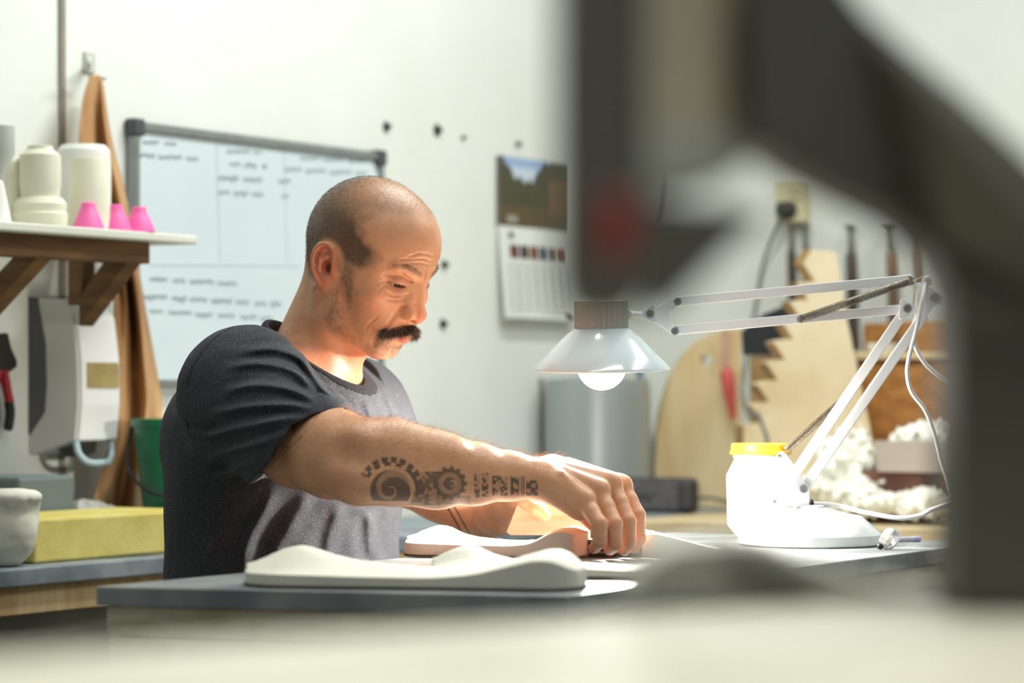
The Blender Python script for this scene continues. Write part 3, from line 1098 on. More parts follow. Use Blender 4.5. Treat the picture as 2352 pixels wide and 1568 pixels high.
# the stool he sits on
m_stool = mat('worn_stool_wood', (150, 112, 70), .7, var=.2, scale=14, stretch=(1, 1, 6))
SB = Vector((hipc.x, hipc.y, 0))
stool = thing('stool', 'round wooden stool under the seated man', 'stool', SB)
MB().lathe([(.0, .545), (.155, .545), (.165, .552), (.165, .572), (.155, .580), (.0, .580)], SB, n=48).build('seat', m_stool, stool, smooth=40)
for k in range(4):
    a = PI / 4 + k * PI / 2
    d = Vector((math.cos(a), math.sin(a), 0))
    MB().cyl(SB + d * .17, SB + d * .11 + UP * .545, .016, .018, 14).build('leg', m_stool, stool, smooth=60)
MB().lathe([(.150, .20), (.158, .19), (.158, .21)], SB, n=40, closed=True).build('foot_ring', m_stool, stool, smooth=60)
# ---------------------------------------------------------------- room shell
m_wall = mat('painted_wall', (232, 236, 230), .75, var=.03, scale=3, bump=.05, rgb2=(226, 229, 222))
m_wall2 = mat('painted_back_wall', (226, 230, 224), .75, var=.04, scale=3, bump=.05)
m_floor = mat('concrete_floor', (150, 148, 140), .8, var=.15, scale=5, bump=.2)
m_ceil = mat('ceiling_white', (235, 235, 230), .8, var=.02)
m_joint = mat('panel_joint', (150, 146, 132), .8, var=.1, scale=30)
m_base = mat('baseboard_paint', (196, 196, 188), .6, var=.05)
AX = (WD, WN, UP)


def wbox(s0, s1, t0, t1, z0, z1):
    return MB().box(wall_pt((s0 + s1) / 2, (t0 + t1) / 2, (z0 + z1) / 2), s1 - s0, t1 - t0, z1 - z0, AX)


def sof(p): return WD.dot(Vector(p))


def struct(mb, name, m, **k):
    return tag(mb.build(name, m, **k), None, None, kind='structure')


struct(wbox(-1.5, BACK_D, -.10, 0, 0, 2.9), 'wall_left', m_wall)
struct(wbox(BACK_D, BACK_D + .10, -.10, 4.6, 0, 2.9), 'wall_back', m_wall2)
struct(wbox(-2.0, BACK_D + .10, -.10, 4.6, -.06, 0), 'floor', m_floor)
struct(wbox(-1.5, BACK_D + .10, -.10, 4.6, 2.9, 2.96), 'ceiling', m_ceil)
struct(wbox(-1.5, BACK_D, 0, .012, 0, .09), 'baseboard_left', m_base)
struct(wbox(BACK_D - .012, BACK_D, .012, 4.6, 0, .09), 'baseboard_back', m_base)
s_ = sof(on_wall(139, 100))
struct(wbox(s_ - .006, s_ + .006, 0, .006, .09, 2.9), 'trim_1', m_joint)
s_ = sof(on_wall(1240, 950))
struct(wbox(s_ - .006, s_ + .006, 0, .006, .09, 1.13), 'trim_2', m_joint)

# dark bolts left in the wall
m_bolt = mat('dark_bolt', (66, 62, 54), .6, var=.2, scale=200)
for i, (x, y, r, lb) in enumerate([
        (886, 291, .0085, 'dark bolt in the white wall nearest the whiteboard corner'),
        (1003, 299, .0100, 'larger dark bolt in the white wall midway between whiteboard and calendar'),
        (1019, 608, .0075, 'dark bolt in the wall just beyond the man\'s forehead'),
        (1016, 744, .0085, 'dark bolt in the wall beyond the man\'s moustache'),
        (1188, 331, .0055, 'small dark bolt in the wall straight above the calendar'),
        (1062, 316, .0040, 'tiny faint bolt in the wall between large bolt and calendar')]):
    p = on_wall(x, y)
    b = thing('wall_bolt', lb, 'bolt', p, 'bolts left in the white wall')
    MB().lathe([(r * 1.25, 0), (r * 1.25, .0015), (r * 1.1, .0025), (r * .6, .003)], p, WN, 16).build('washer', m_bolt, b, smooth=40)
    MB().lathe([(r * .62, .002), (r * .62, .010), (r * .45, .012)], p, WN, 6).build('bolt_head', m_bolt, b)

# ---------------------------------------------------------------- whiteboard
m_wb = mat('whiteboard_enamel', (214, 226, 230), .30, var=.02, scale=4, rgb2=(206, 219, 224))
m_alu = mat('aluminium_frame', (150, 156, 156), .4, .6, var=.06, scale=40)
m_cap = mat('dark_plastic_corner', (70, 76, 80), .5, var=.08)
m_ink = mat('marker_ink', (142, 158, 164), .6, var=.1, scale=60)
s0, s1 = sof(on_wall(287, 300)), sof(on_wall(862, 400))
z1 = (on_wall(290, 279).z + on_wall(860, 352).z) / 2
z0 = on_wall(385, 890).z
wb = thing('whiteboard', 'large framed whiteboard with faint handwriting on the wall behind the man', 'whiteboard', wall_pt((s0 + s1) / 2, 0, z0))
wbox(s0, s1, .004, .014, z0, z1).build('writing_surface', m_wb, wb)
f = MB()
fw = .014
for a in ((s0, s1, z1 - fw, z1), (s0, s1, z0, z0 + fw), (s0, s0 + fw, z0, z1), (s1 - fw, s1, z0, z1)):
    b = wbox(a[0], a[1], .002, .022, a[2], a[3]); f.add(b.v, b.f)
f.build('frame', m_alu, wb, bevel=.002)
for sx, zz in ((s0, z1), (s1, z1), (s0, z0), (s1, z0)):
    MB().box(wall_pt(sx + (.010 if sx == s0 else -.010), .0135, zz + (-.010 if zz == z1 else .010)), .030, .025, .030, AX).build('corner_cap', m_cap, wb, bevel=.005)
wbox(s0 + .2, s1 - .1, .02, .075, z0 - .006, z0 + .004).build('pen_tray', m_alu, wb, bevel=.002)
hand_rnd = random.Random(11)


def scribble(x0, x1, y, hpx, word=38):
    """illegible marker strokes along a line of the board"""
    mb = MB()
    x = x0
    while x < x1 - 8:
        w = min(word * hand_rnd.uniform(.6, 1.4), x1 - x)
        pts = []
        n = max(3, int(w / 4.5))
        for i in range(n + 1):
            amp = hpx * hand_rnd.uniform(.5, 1.0) * (1.5 if hand_rnd.random() < .12 else 1)
            pts.append((x + w * i / n, y + (x - x0) * .06 + (amp if i % 2 else -amp * .6) * .5))
        P = spline([on_wall(a, b, .0148) for a, b in pts], 3)
        mb.tube(P, .0011, 5)
        x += w + hand_rnd.uniform(8, 14)
    return mb


allw = MB()
for a in [(330, 420, 326, 12), (302, 458, 356, 13), (522, 600, 346, 10), (528, 612, 376, 12), (500, 612, 408, 15), (500, 604, 440, 14), (640, 668, 415, 16), (648, 662, 450, 8),
          (690, 838, 362, 10), (655, 842, 388, 13), (345, 545, 640, 14), (332, 645, 680, 16), (345, 640, 714, 12)]:
    scribble(*a).build('handwriting', m_ink, wb)
m_faint = mat('faint_marker_line', (198, 212, 216), .5, var=.03)
g = MB()
for x in (497, 652):
    g.tube([on_wall(x, 330, .0142), on_wall(x + 8, 600, .0142)], .0012, 5)
g.tube([on_wall(345, 607, .0142), on_wall(690, 610, .0142)], .0012, 5)
g.build('column_lines', m_faint, wb)

# ---------------------------------------------------------------- calendar
m_page = mat('calendar_page', (226, 230, 224), .6, var=.02)
m_edge = mat('calendar_edge', (120, 120, 116), .7, var=.1)
s0, s1 = sof(on_wall(1138, 500)), sof(on_wall(1300, 500))
zt, zm, zb = on_wall(1138, 357).z, on_wall(1140, 518).z, on_wall(1150, 730).z
cal = thing('calendar', 'wall calendar with a dark mountain photograph above a white month page', 'calendar', wall_pt((s0 + s1) / 2, 0, zb))
nx, nz = 60, 40
vs, fs, cs = [], [], []
prnd = np.random.default_rng(8)
for j in range(nz + 1):
    for i in range(nx + 1):
        u, v = i / nx, j / nz
        vs.append(wall_pt(s0 + (s1 - s0) * u, .010, zm + (zt - zm) * v))
        ridge = .62 + .36 * abs(u - .36) / .36 if u < .36 else .62 + .50 * min(1, (u - .36) / .45)
        ridge += .04 * math.sin(u * 23) + .03 * math.sin(u * 51)
        n = prnd.random()
        if v > ridge: c = (150, 176, 214) if v > .85 else (196, 210, 226)
        elif v > .30: c = (52 + 18 * n, 50 + 16 * n, 22 + 8 * n)
        else: c = (70 + 30 * n, 58 + 18 * n, 30)
        if u > .7 and .2 < v < .75: c = (104 + 20 * n, 78 + 10 * n, 40)
        if .10 < u < .26 and .07 < v < .17 and (i % 3): c = (176, 176, 166)
        cs.append(lin(c))
for j in range(nz):
    for i in range(nx):
        a = j * (nx + 1) + i
        fs.append((a, a + 1, a + nx + 2, a + nx + 1))
m_pic = bpy.data.materials.new('printed_landscape'); m_pic.use_nodes = True
_a = m_pic.node_tree.nodes.new('ShaderNodeAttribute'); _a.attribute_name = 'pigment'
m_pic.node_tree.links.new(_a.outputs['Color'], m_pic.node_tree.nodes['Principled BSDF'].inputs['Base Color'])
m_pic.node_tree.nodes['Principled BSDF'].inputs['Roughness'].default_value = .35
V_ = np.array([list(v) for v in vs], F32)
pic = np_mesh('landscape_photo', V_, np.array(fs), m_pic, parent=cal, cols=np.array(cs, F32), smooth=False)
wbox(s0, s1, .002, .0095, zm, zt).build('backing_card', m_edge, cal)
pg = MB().prism([wall_pt(s0, .004, zm), wall_pt(s0, .012, zm), wall_pt(s0, .030, zb), wall_pt(s0, .022, zb)], WD * (s1 - s0)).build('month_page', m_page, cal)


def page_pt(u, v, lift=.0012):      # u across, v down the page
    return wall_pt(s0 + (s1 - s0) * u, .012 + .018 * v + lift, zm + (zb - zm) * v)


for i, (u, c) in enumerate([(.10, (110, 50, 44)), (.24, (60, 52, 50)), (.38, (140, 66, 50)), (.52, (84, 92, 118)), (.66, (120, 110, 100)), (.80, (150, 60, 48))]):
    MB().prism([page_pt(u, .20), page_pt(u + .11, .20), page_pt(u + .11, .34), page_pt(u, .34)], WN * .0008).build('thumbnail_print', mat('thumbnail_ink', c, .5, var=.25, scale=60), pg)
gl = MB()
for k in range(7):
    v = .42 + .08 * k
    gl.tube([page_pt(.06, v), page_pt(.94, v)], .0006, 4)
for k in range(8):
    u = .06 + .88 * k / 7
    gl.tube([page_pt(u, .42), page_pt(u, .90)], .0006, 4)
gl.build('date_grid', mat('grid_ink', (150, 158, 150), .6), pg)
MB().prism([page_pt(.10, .06), page_pt(.16, .06), page_pt(.16, .13), page_pt(.10, .13)], WN * .0008).build('month_numeral', mat('numeral_ink', (90, 92, 88), .6), pg)
MB().prism([page_pt(.84, .92), page_pt(.93, .92), page_pt(.93, .985), page_pt(.84, .985)], WN * .0008).build('corner_print', mat('corner_ink', (58, 58, 54), .6), pg)

# ---------------------------------------------------------------- leather apron on its hook
m_hook = mat('white_hook', (206, 208, 200), .4, var=.04)
hk = thing('wall_hook', 'small white plastic hook above the hanging leather apron', 'hook', on_wall(202, 165))
p = on_wall(202, 150)
wbox(sof(p) - .014, sof(p) + .014, 0, .006, on_wall(202, 168).z, on_wall(202, 118).z).build('back_plate', m_hook, hk, bevel=.003)
MB().tube(spline([on_wall(202, 150, .005), on_wall(202, 158, .035), on_wall(203, 146, .05), on_wall(203, 132, .048)], 6), .0045, 8).build('hook_arm', m_hook, hk, smooth=60)
MB().tube([on_wall(205, 178, 0), on_wall(243, 181, .03)], .0022, 8).build('nail_peg', m_alu, hk)
m_leather = mat('tan_leather', (204, 162, 112), .62, var=.22, scale=7, bump=.25, bscale=60, rgb2=(156, 112, 70), stretch=(1, 1, .6))
edges = [(172, 212, 230), (190, 200, 238), (230, 188, 243), (300, 181, 252), (380, 182, 272), (450, 186, 292), (540, 222, 306), (620, 262, 320), (700, 268, 333), (780, 264, 348), (860, 256, 362), (930, 256, 376), (975, 256, 372), (1040, 254, 356), (1110, 226, 352), (1180, 214, 352)]
vs, fs = [], []
NU = 30
for j, (y, xl, xr) in enumerate(edges):
    for i in range(NU + 1):
        u = i / NU
        x = xl + (xr - xl) * u
        k = min(1, (y - 170) / 260)
        fold = .018 * k * math.sin(u * 7.5 + .6 + y * .0012) + .014 * k * math.sin(u * 15 + y * .004) + .012 * k * math.exp(-((u - .35 - (y - 600) * .0006) / .09) ** 2)
        if 930 < y < 990: fold += .012
        vs.append(on_wall(x, y, .045 + fold + .02 * k))
for j in range(len(edges) - 1):
    for i in range(NU):
        a = j * (NU + 1) + i
        fs.append((a, a + 1, a + NU + 2, a + NU + 1))
ap = link_mesh('leather_apron', vs, fs, m_leather, smooth=180)
md_ = ap.modifiers.new('sub', 'SUBSURF'); md_.levels = 2; md_.render_levels = 2
md_ = ap.modifiers.new('thick', 'SOLIDIFY'); md_.thickness = .004
tag(ap, 'long tan leather apron hanging on the wall left of the whiteboard', 'apron')

# ---------------------------------------------------------------- shelf with plaster forms
m_shelf = mat('white_shelf_board', (226, 226, 214), .5, var=.04, scale=8)
m_timber = mat('brown_timber', (132, 98, 58), .75, var=.25, scale=5, stretch=(1, 1, 8), bump=.2, rgb2=(92, 64, 36))
T_S = .26
pf = on_wall(455, 548, T_S)
zs = on_wall(455, 541, T_S).z
s_end = sof(pf)
s_beg = s_end - .95
sh_ = thing('wall_shelf', 'white shelf board on brown timber brackets on the left wall', 'shelf', wall_pt(s_end - .45, 0, zs - .2))
wbox(s_beg, s_end, .105, T_S, zs - .014, zs).build('shelf_board', m_shelf, sh_, bevel=.003)
s_b = sof(on_wall(345, 580, T_S - .03))
zb_ = on_wall(345, 606, T_S - .03).z
wbox(s_beg, s_b, T_S - .075, T_S - .03, zb_, zs - .014).build('bearer', m_timber, sh_, bevel=.002)
for nm, pxs in (('near', 85), ('far', 290)):
    sc_ = sof(on_wall(pxs, 600, T_S - .04))
    tb_, dr_ = (.0, .135) if nm == 'near' else (.125, .052)
    poly = [wall_pt(sc_, T_S - .035, zb_ + .004), wall_pt(sc_, T_S - .085, zb_ + .004), wall_pt(sc_, tb_, zb_ - dr_), wall_pt(sc_, tb_, zb_ - dr_ - .046)]
    MB().prism(poly, WD * .036).build('bracket_strut', m_timber, sh_, bevel=.002)
    wbox(sc_, sc_ + .036, max(0, tb_ - .022), tb_ + .004, zb_ - dr_ - (.05 if nm == 'near' else .012), zs - .014).build('wall_cleat', m_timber, sh_, bevel=.002)
m_plaster = mat('plaster_form', (238, 236, 214), .75, var=.05, scale=25, bump=.15)
m_white = mat('white_plaster', (236, 236, 230), .7, var=.03, scale=20, bump=.1)


def on_shelf(px, t):
    k = (px - CX) / FPX
    Y = (WALL_N + t) / (WN.x * k + WN.y)
    return Vector((k * Y, Y, zs + .0005)), Y / FPX


def lathe_thing(name, label, cat, px, t, prof, m, group=None, n=40):
    c, s = on_shelf(px, t)
    o = MB().lathe([(max(r * s, 1e-4), h * s) for r, h in prof], c, n=n).build(name, m, base=c, smooth=35)
    return tag(o, label, cat, group)


G = 'plaster forms on the shelf'
c, s = on_shelf(92, .195)
A = thing('plaster_mould', 'stepped cream plaster form standing left of the plain cylinder on the shelf', 'plaster form', c, G)
MB().lathe([(58 * s, 0), (62 * s, 8 * s), (64 * s, 30 * s), (60 * s, 34 * s), (62 * s, 52 * s), (52 * s, 66 * s), (46 * s, 68 * s)], c, n=40).build('lower_block', m_plaster, A, smooth=35)
MB().lathe([(44 * s, 68 * s), (47 * s, 92 * s), (48 * s, 100 * s), (47 * s, 165 * s), (30 * s, 178 * s), (29 * s, 186 * s), (1e-4, 187 * s)], c, n=40).build('upper_cylinder', m_plaster, A, smooth=35)
lathe_thing('plaster_mould', 'plain tall cream plaster cylinder directly behind the first pink cone', 'plaster form', 205, .205, [(46, 0), (47, 4), (48, 85), (46, 92), (46, 158), (43, 164), (1, 165)], m_plaster, G)
lathe_thing('plaster_mould', 'broad white plaster form at the back of the shelf behind the cylinders', 'plaster form', 192, .125, [(62, 0), (63, 150), (60, 192), (50, 204), (1, 206)], m_white, G)
lathe_thing('plaster_mould', 'cream plaster form at the far left back of the shelf', 'plaster form', 14, .14, [(44, 0), (44, 60), (46, 66), (44, 150), (38, 158), (1, 159)], m_plaster, G)
lathe_thing('plaster_cone', 'white plaster cone at the shelf edge cut by the left of the picture', 'plaster form', -12, .20, [(40, 0), (37, 10), (20, 95), (14, 100), (1, 101)], m_white, G)
m_pink = mat('pink_plastic', (252, 116, 186), .45, var=.04, scale=10, sss=.2)
for x, t, h, lb in ((203, .225, 60, 'leftmost'), (266, .23, 60, 'middle'), (320, .235, 58, 'rightmost')):
    lathe_thing('pink_cone', lb + ' of the three bright pink plastic cones on the shelf', 'cone', x, t, [(37, 0), (37, 3), (24, 34), (17, h - 12), (16, h - 2), (14, h), (1, h)], m_pink, 'pink cones on the shelf')
c, s = on_shelf(-4, .12)
m_gl = mat('grey_lamp_cone', (196, 198, 190), .5, var=.05)
fn = thing('hanging_funnel', 'pale grey funnel hanging at the upper left edge above the shelf', 'funnel', W(-6, 430, 4.25))
MB().lathe([(.006, 0), (.010, .030), (.026, .065), (.026, .105), (.024, .106)], W(-6, 452, 4.25), n=32).build('cone', m_gl, fn, smooth=40)
MB().cyl(W(-6, 290, 4.25), W(-6, -420, 4.25), .0025, n=8).build('cord', m_gl, fn)

# ---------------------------------------------------------------- soap dispenser
m_dg = mat('dark_grey_plastic', (84, 85, 88), .5, var=.04)
m_lg = mat('light_grey_plastic', (206, 206, 200), .45, var=.03)
m_lw = mat('white_plastic', (236, 236, 236), .35, var=.02)
sd0 = sof(on_wall(64, 860)); YD = on_wall(64, 860).y
dz = lambda py: HC + (HY - py) / FPX * (YD - .03)
dsp = thing('soap_dispenser', 'white and grey soap dispenser on the wall under the shelf', 'soap dispenser', wall_pt(sd0 + .05, 0, dz(1060)))
MB().prism([wall_pt(sd0, t, dz(y)) for t, y in ((0, 680), (.020, 682), (.036, 790), (.038, 880), (.034, 945), (0, 1002))], WD * .105).build('back_plate', m_dg, dsp, bevel=.002)
MB().prism([wall_pt(sd0 + .0015, t, dz(y)) for t, y in ((.018, 684), (.062, 686), (.092, 722), (.100, 830), (.101, 930), (.095, 1010), (.060, 1024), (.0, 1046), (.0, 1003), (.033, 946), (.037, 880), (.035, 790))], WD * .102).build('side_body', m_lg, dsp, bevel=.002)
MB().prism([wall_pt(sd0 + .006, t, dz(y)) for t, y in ((.085, 716), (.096, 727), (.106, 830), (.107, 930), (.100, 1012), (.090, 1012))], WD * .096).build('front_cover', m_lw, dsp, bevel=.003)
MB().prism([wall_pt(sd0 + .018, .1045, dz(832)), wall_pt(sd0 + .018, .1086, dz(832)), wall_pt(sd0 + .018, .1094, dz(890)), wall_pt(sd0 + .018, .1045, dz(890))], WD * .078).build('level_window', mat('amber_window', (168, 148, 92), .2, var=.1, scale=30), dsp, bevel=.001)
lv = [wall_pt(sd0 + s__, .092 - d_, dz(y)) for s__, d_, y in ((.008, 0, 1012), (.010, -.004, 1040), (.024, -.010, 1060), (.052, -.012, 1064), (.080, -.010, 1060), (.092, -.004, 1040), (.094, 0, 1012))]
MB().tube(spline(lv, 5), .0055, 10).build('push_lever', mat('pale_blue_plastic', (176, 200, 208), .35, var=.03), dsp, smooth=60)
MB().prism([wall_pt(sd0 + .028, t, dz(y)) for t, y in ((.03, 1022), (.085, 1008), (.080, 1040), (.05, 1052))], WD * .045).build('spout', mat('dark_spout', (60, 58, 52), .5), dsp, bevel=.003)

# ---------------------------------------------------------------- pliers on the wall
m_steel = mat('dark_steel', (70, 66, 62), .4, .7, var=.15, scale=40)
m_redp = mat('red_grip', (176, 34, 50), .5, var=.08)
m_blk = mat('black_grip', (34, 34, 36), .5, var=.1)
p0_ = on_wall(6, 860)
pl = thing('pliers', 'pliers with red and black handles hanging at the left edge of the wall', 'pliers', on_wall(6, 990))
MB().prism([on_wall(x, y, .012) for x, y in ((-8, 766), (6, 764), (14, 800), (26, 826), (27, 842), (8, 856), (-14, 850), (-22, 830))], WN * .012).build('jaws', m_steel, pl, bevel=.002)
MB().tube(spline([on_wall(8, 850, .018), on_wall(15, 890, .018), on_wall(22, 925, .018)], 5), [.0075] * 11, 10).build('handle', m_redp, pl, smooth=60)
MB().tube(spline([on_wall(20, 922, .018), on_wall(23, 950, .018), on_wall(18, 988, .018)], 5), [.0080] * 10 + [.006], 10).build('handle_end', m_blk, pl, smooth=60)
MB().tube(spline([on_wall(-4, 850, .018), on_wall(-14, 900, .018), on_wall(-16, 985, .018)], 5), .0075, 10).build('handle', m_redp, pl, smooth=60)

# ---------------------------------------------------------------- left bench along the wall
m_lt = mat('stained_steel_top', (158, 166, 172), .5, .2, var=.2, scale=9, rgb2=(104, 116, 126), bump=.1)
m_ply = mat('pale_plywood', (208, 184, 140), .7, var=.12, scale=6, stretch=(6, 6, 1), rgb2=(180, 150, 104))
m_gs = mat('grey_steel_rail', (128, 128, 118), .55, .2, var=.1, scale=10)
ZB = .86
m_bpan = mat('pale_panel', (214, 210, 190), .7, var=.05, scale=4)
lb = thing('wall_bench', 'grey topped wooden bench along the left wall behind the man', 'bench', wall_pt(4.2, .2, 0))
wbox(2.3, BACK_D - .02, .015, .405, ZB - .026, ZB).build('bench_top', m_lt, lb, bevel=.003)
wbox(2.3, BACK_D - .02, .03, .395, ZB - .066, ZB - .026).build('wooden_edge', m_ply, lb, bevel=.002)
wbox(2.3, BACK_D - .02, .34, .375, ZB - .100, ZB - .066).build('rail', m_gs, lb, bevel=.002)
wbox(2.3, BACK_D - .02, .300, .315, .08, ZB - .066).build('front_panel', m_bpan, lb)
for s_ in (2.45, 3.37, 4.3, 5.2):
    for t in (.05, .36):
        MB().box(wall_pt(s_, t, (ZB - .066) / 2), .04, .04, ZB - .066, AX).build('leg', m_gs, lb, bevel=.002)


def lbp(px, t, up=0.0):
    k = (px - CX) / FPX
    Y = (WALL_N + t) / (WN.x * k + WN.y)
    return Vector((k * Y, Y, ZB + up))


m_foam = mat('yellow_foam', (226, 212, 128), .85, var=.06, scale=14, bump=.3, bscale=120, rgb2=(212, 192, 98))
a, b = lbp(80, .36), lbp(470, .36)
L_ = (b - a).length
o = MB().box((a + b) / 2 - WN * .085 + UP * .032, L_, .17, .0625, AX).build('foam_block', m_foam, bevel=.004)
tag(o, 'long yellow foam block lying on the bench behind the man', 'foam block')
m_grn = mat('green_plastic', (14, 120, 82), .4, var=.08, scale=8)
c = lbp(452, .235)
bk = thing('bucket', 'green plastic bucket on the bench just behind the man\'s back', 'bucket', c)
MB().lathe([(.076, 0), (.080, .004), (.101, .186), (.106, .188), (.106, .200), (.100, .200), (.097, .186), (.075, .008), (1e-4, .008)], c, n=48).build('body', m_grn, bk, smooth=40)
MB().tube(spline([c + Vector((-.104, -.01, .185)), c + Vector((-.104, -.045, .130)), c + Vector((-.07, -.095, .09)), c + Vector((0, -.112, .075)), c + Vector((.07, -.095, .09)), c + Vector((.104, -.04, .185))], 6), .003, 8).build('handle', m_blk, bk, smooth=60)
c = a - WD * .058 - WN * .008; c.z = ZB
bg = Field()
bg.u(p_el(c + UP * .058, (.049, .049, .064)))
bg.u(p_el(c + UP * .098, (.054, .054, .016)), .02)
bg.sub(p_el(c + UP * .125, (.045, .045, .04)), .006)
bg.disp(lambda P, d: d + .004 * (vnoise(P, 30, 3) - .5) + .0015 * (vnoise(P, 110, 4) - .5), c, .2)
v_, q_ = mesh_field(bg, c + Vector((-.1, -.1, .0005)), c + Vector((.1, .1, .16)), .003)
v_[:, 2] = np.maximum(v_[:, 2], c.z + .0005)
o = np_mesh('plaster_bowl', v_, q_, mat('cream_rubber', (242, 240, 222), .7, var=.08, scale=20), base=c)
tag(o, 'white plaster-crusted bowl left of the yellow foam block', 'bowl')
c = lbp(34, .12)
bx = MB()
bx.box(c + UP * .058, .13, .13, .115, AX)
o = bx.build('storage_bin', mat('grey_blue_bin', (116, 128, 132), .5, var=.05), bevel=.006)
tag(o, 'grey plastic bin behind the plaster-crusted bowl', 'bin')
c = lbp(190, .13)
cr = Field()
cr.u(p_el(c + UP * .035, (.045, .05, .037)))
cr.u(p_el(c + UP * .030 + WD * .05, (.04, .04, .033)), .02)
cr.disp(lambda P, d: d + .016 * (np.abs(vnoise(P, 50, 5) - .5)) + .008 * np.abs(vnoise(P, 120, 6) - .5) - .005, c, .2)
v_, q_ = mesh_field(cr, c + Vector((-.12, -.12, .0005)), c + Vector((.14, .14, .1)), .0025)
v_[:, 2] = np.maximum(v_[:, 2], c.z + .0005)
o = np_mesh('crumpled_bag', v_, q_, mat('clear_plastic_film', (214, 214, 206), .3, var=.06, trans=.3), base=c)
tag(o, 'crumpled clear plastic bag behind the yellow foam block', 'plastic bag')
# ---------------------------------------------------------------- bench along the back wall
m_bw = mat('pale_bench_wood', (214, 196, 160), .65, var=.12, scale=5, stretch=(1, 6, 6), rgb2=(186, 164, 122))
m_dgp = mat('grey_green_panel', (112, 114, 102), .6, var=.06)
m_rw = mat('reddish_plank', (176, 124, 86), .65, var=.18, scale=6, stretch=(1, 8, 8))
FR = 4.72                                               # front edge of the bench


def bk_pt(px, d, z):                                    # point at depth d in front of the back wall line WD.p = d
    k = (px - CX) / FPX
    Y = d / (WD.x * k + WD.y)
    return Vector((k * Y, Y, z))


def tz(px, py, d):
    k = (px - CX) / FPX
    return HC + (HY - py) / FPX * d / (WD.x * k + WD.y)


def tt(p): return WN.dot(Vector(p)) - WALL_N            # distance out of the main wall


rb = thing('back_bench', 'pale wooden bench under the back wall carrying the speaker', 'bench', wall_pt(5.2, 1.5, 0))
wbox(FR, BACK_D - .015, .43, 3.2, ZB - .030, ZB).build('bench_top', m_bw, rb, bevel=.003)
wbox(FR + .03, FR + .05, .45, 3.2, ZB - .17, ZB - .030).build('apron', m_dgp, rb, bevel=.002)
for t in (.5, 1.8, 3.1):
    for s_ in (FR + .08, BACK_D - .08):
        MB().box(wall_pt(s_, t, (ZB - .03) / 2), .05, .05, ZB - .03, AX).build('leg', m_bw, rb, bevel=.002)
for i, (z, d) in enumerate(((ZB - .062, .012), (ZB - .100, .004), (ZB - .145, .010))):
    t0 = tt(bk_pt(1985, FR - .02, z))
    wbox(FR - .03, FR + .03 - d * .5, t0, 3.15, z - .017, z + .014).build('stacked_plank', m_rw, rb, bevel=.003)

# speaker
c = bk_pt(1500, 5.05, ZB)
sp = thing('speaker', 'black portable speaker standing on the back bench beyond the right hand', 'speaker', c)
R_ = Vector((.93, -.36, 0)); F_ = Vector((-.36, -.93, 0))
m_spk = mat('black_rubber', (58, 57, 60), .5, var=.06)
m_grl = mat('speaker_grille', (118, 115, 116), .5, .2, var=.35, scale=420, ramp=(.42, .58), rgb2=(48, 47, 49))
MB().box(c + UP * .035, .180, .060, .070, (R_, F_, UP)).build('cabinet', m_spk, sp, bevel=.012)
MB().box(c + UP * .035 + F_ * .0305 - R_ * .012, .146, .004, .056, (R_, F_, UP)).build('grille', m_grl, sp, bevel=.0015)
MB().box(c + UP * .032 + F_ * .033 - R_ * .020, .062, .002, .016, (R_, F_, UP)).build('badge', mat('badge_dark', (88, 88, 92), .4, .5), sp, bevel=.0008)
MB().tube(spline([c + R_ * .090 + UP * .030, c + R_ * .125 + UP * .030, c + R_ * .16 + UP * .022, c + R_ * .26 + UP * .004, c + R_ * .40 + UP * .004], 6), .0028, 8).build('cable', m_spk, sp, smooth=60)

# arched plywood board
m_pl = mat('plywood_face', (224, 206, 166), .65, var=.10, scale=7, stretch=(2, 2, .6), rgb2=(208, 182, 134))
m_ple = mat('plywood_dark_edge', (176, 140, 92), .7, var=.15, scale=10)
DA = 5.28
pts = [(1508, 1168), (1505, 1080), (1509, 1000), (1520, 935), (1540, 870), (1570, 818), (1606, 782), (1645, 762), (1704, 752), (1706, 1168)]
poly = [bk_pt(x, DA, tz(x, y, DA)) for x, y in pts]
zm_ = min(p.z for p in poly)
for p in poly: p.z = max(p.z, ZB + .0008) if p.z > ZB + .01 else ZB + .0008
o = MB().prism(poly, Vector((-.25, .97, 0)) * .026).build('arched_board', m_pl, bevel=.002)
cut = MB().cyl(bk_pt(1606, DA - .03, tz(1606, 828, DA)), bk_pt(1606, DA - .03, tz(1606, 828, DA)) + WD * .050, .0135, n=24).build('cutter', m_ple)
md_ = o.modifiers.new('hole', 'BOOLEAN'); md_.object = cut; md_.operation = 'DIFFERENCE'; md_.solver = 'EXACT'
bpy.context.view_layer.update()
me_ = bpy.data.meshes.new_from_object(o.evaluated_get(bpy.context.evaluated_depsgraph_get()))
o.modifiers.clear(); o.data = me_
bpy.data.objects.remove(cut)
tag(o, 'round-topped plywood board with a hole standing behind the speaker', 'board')

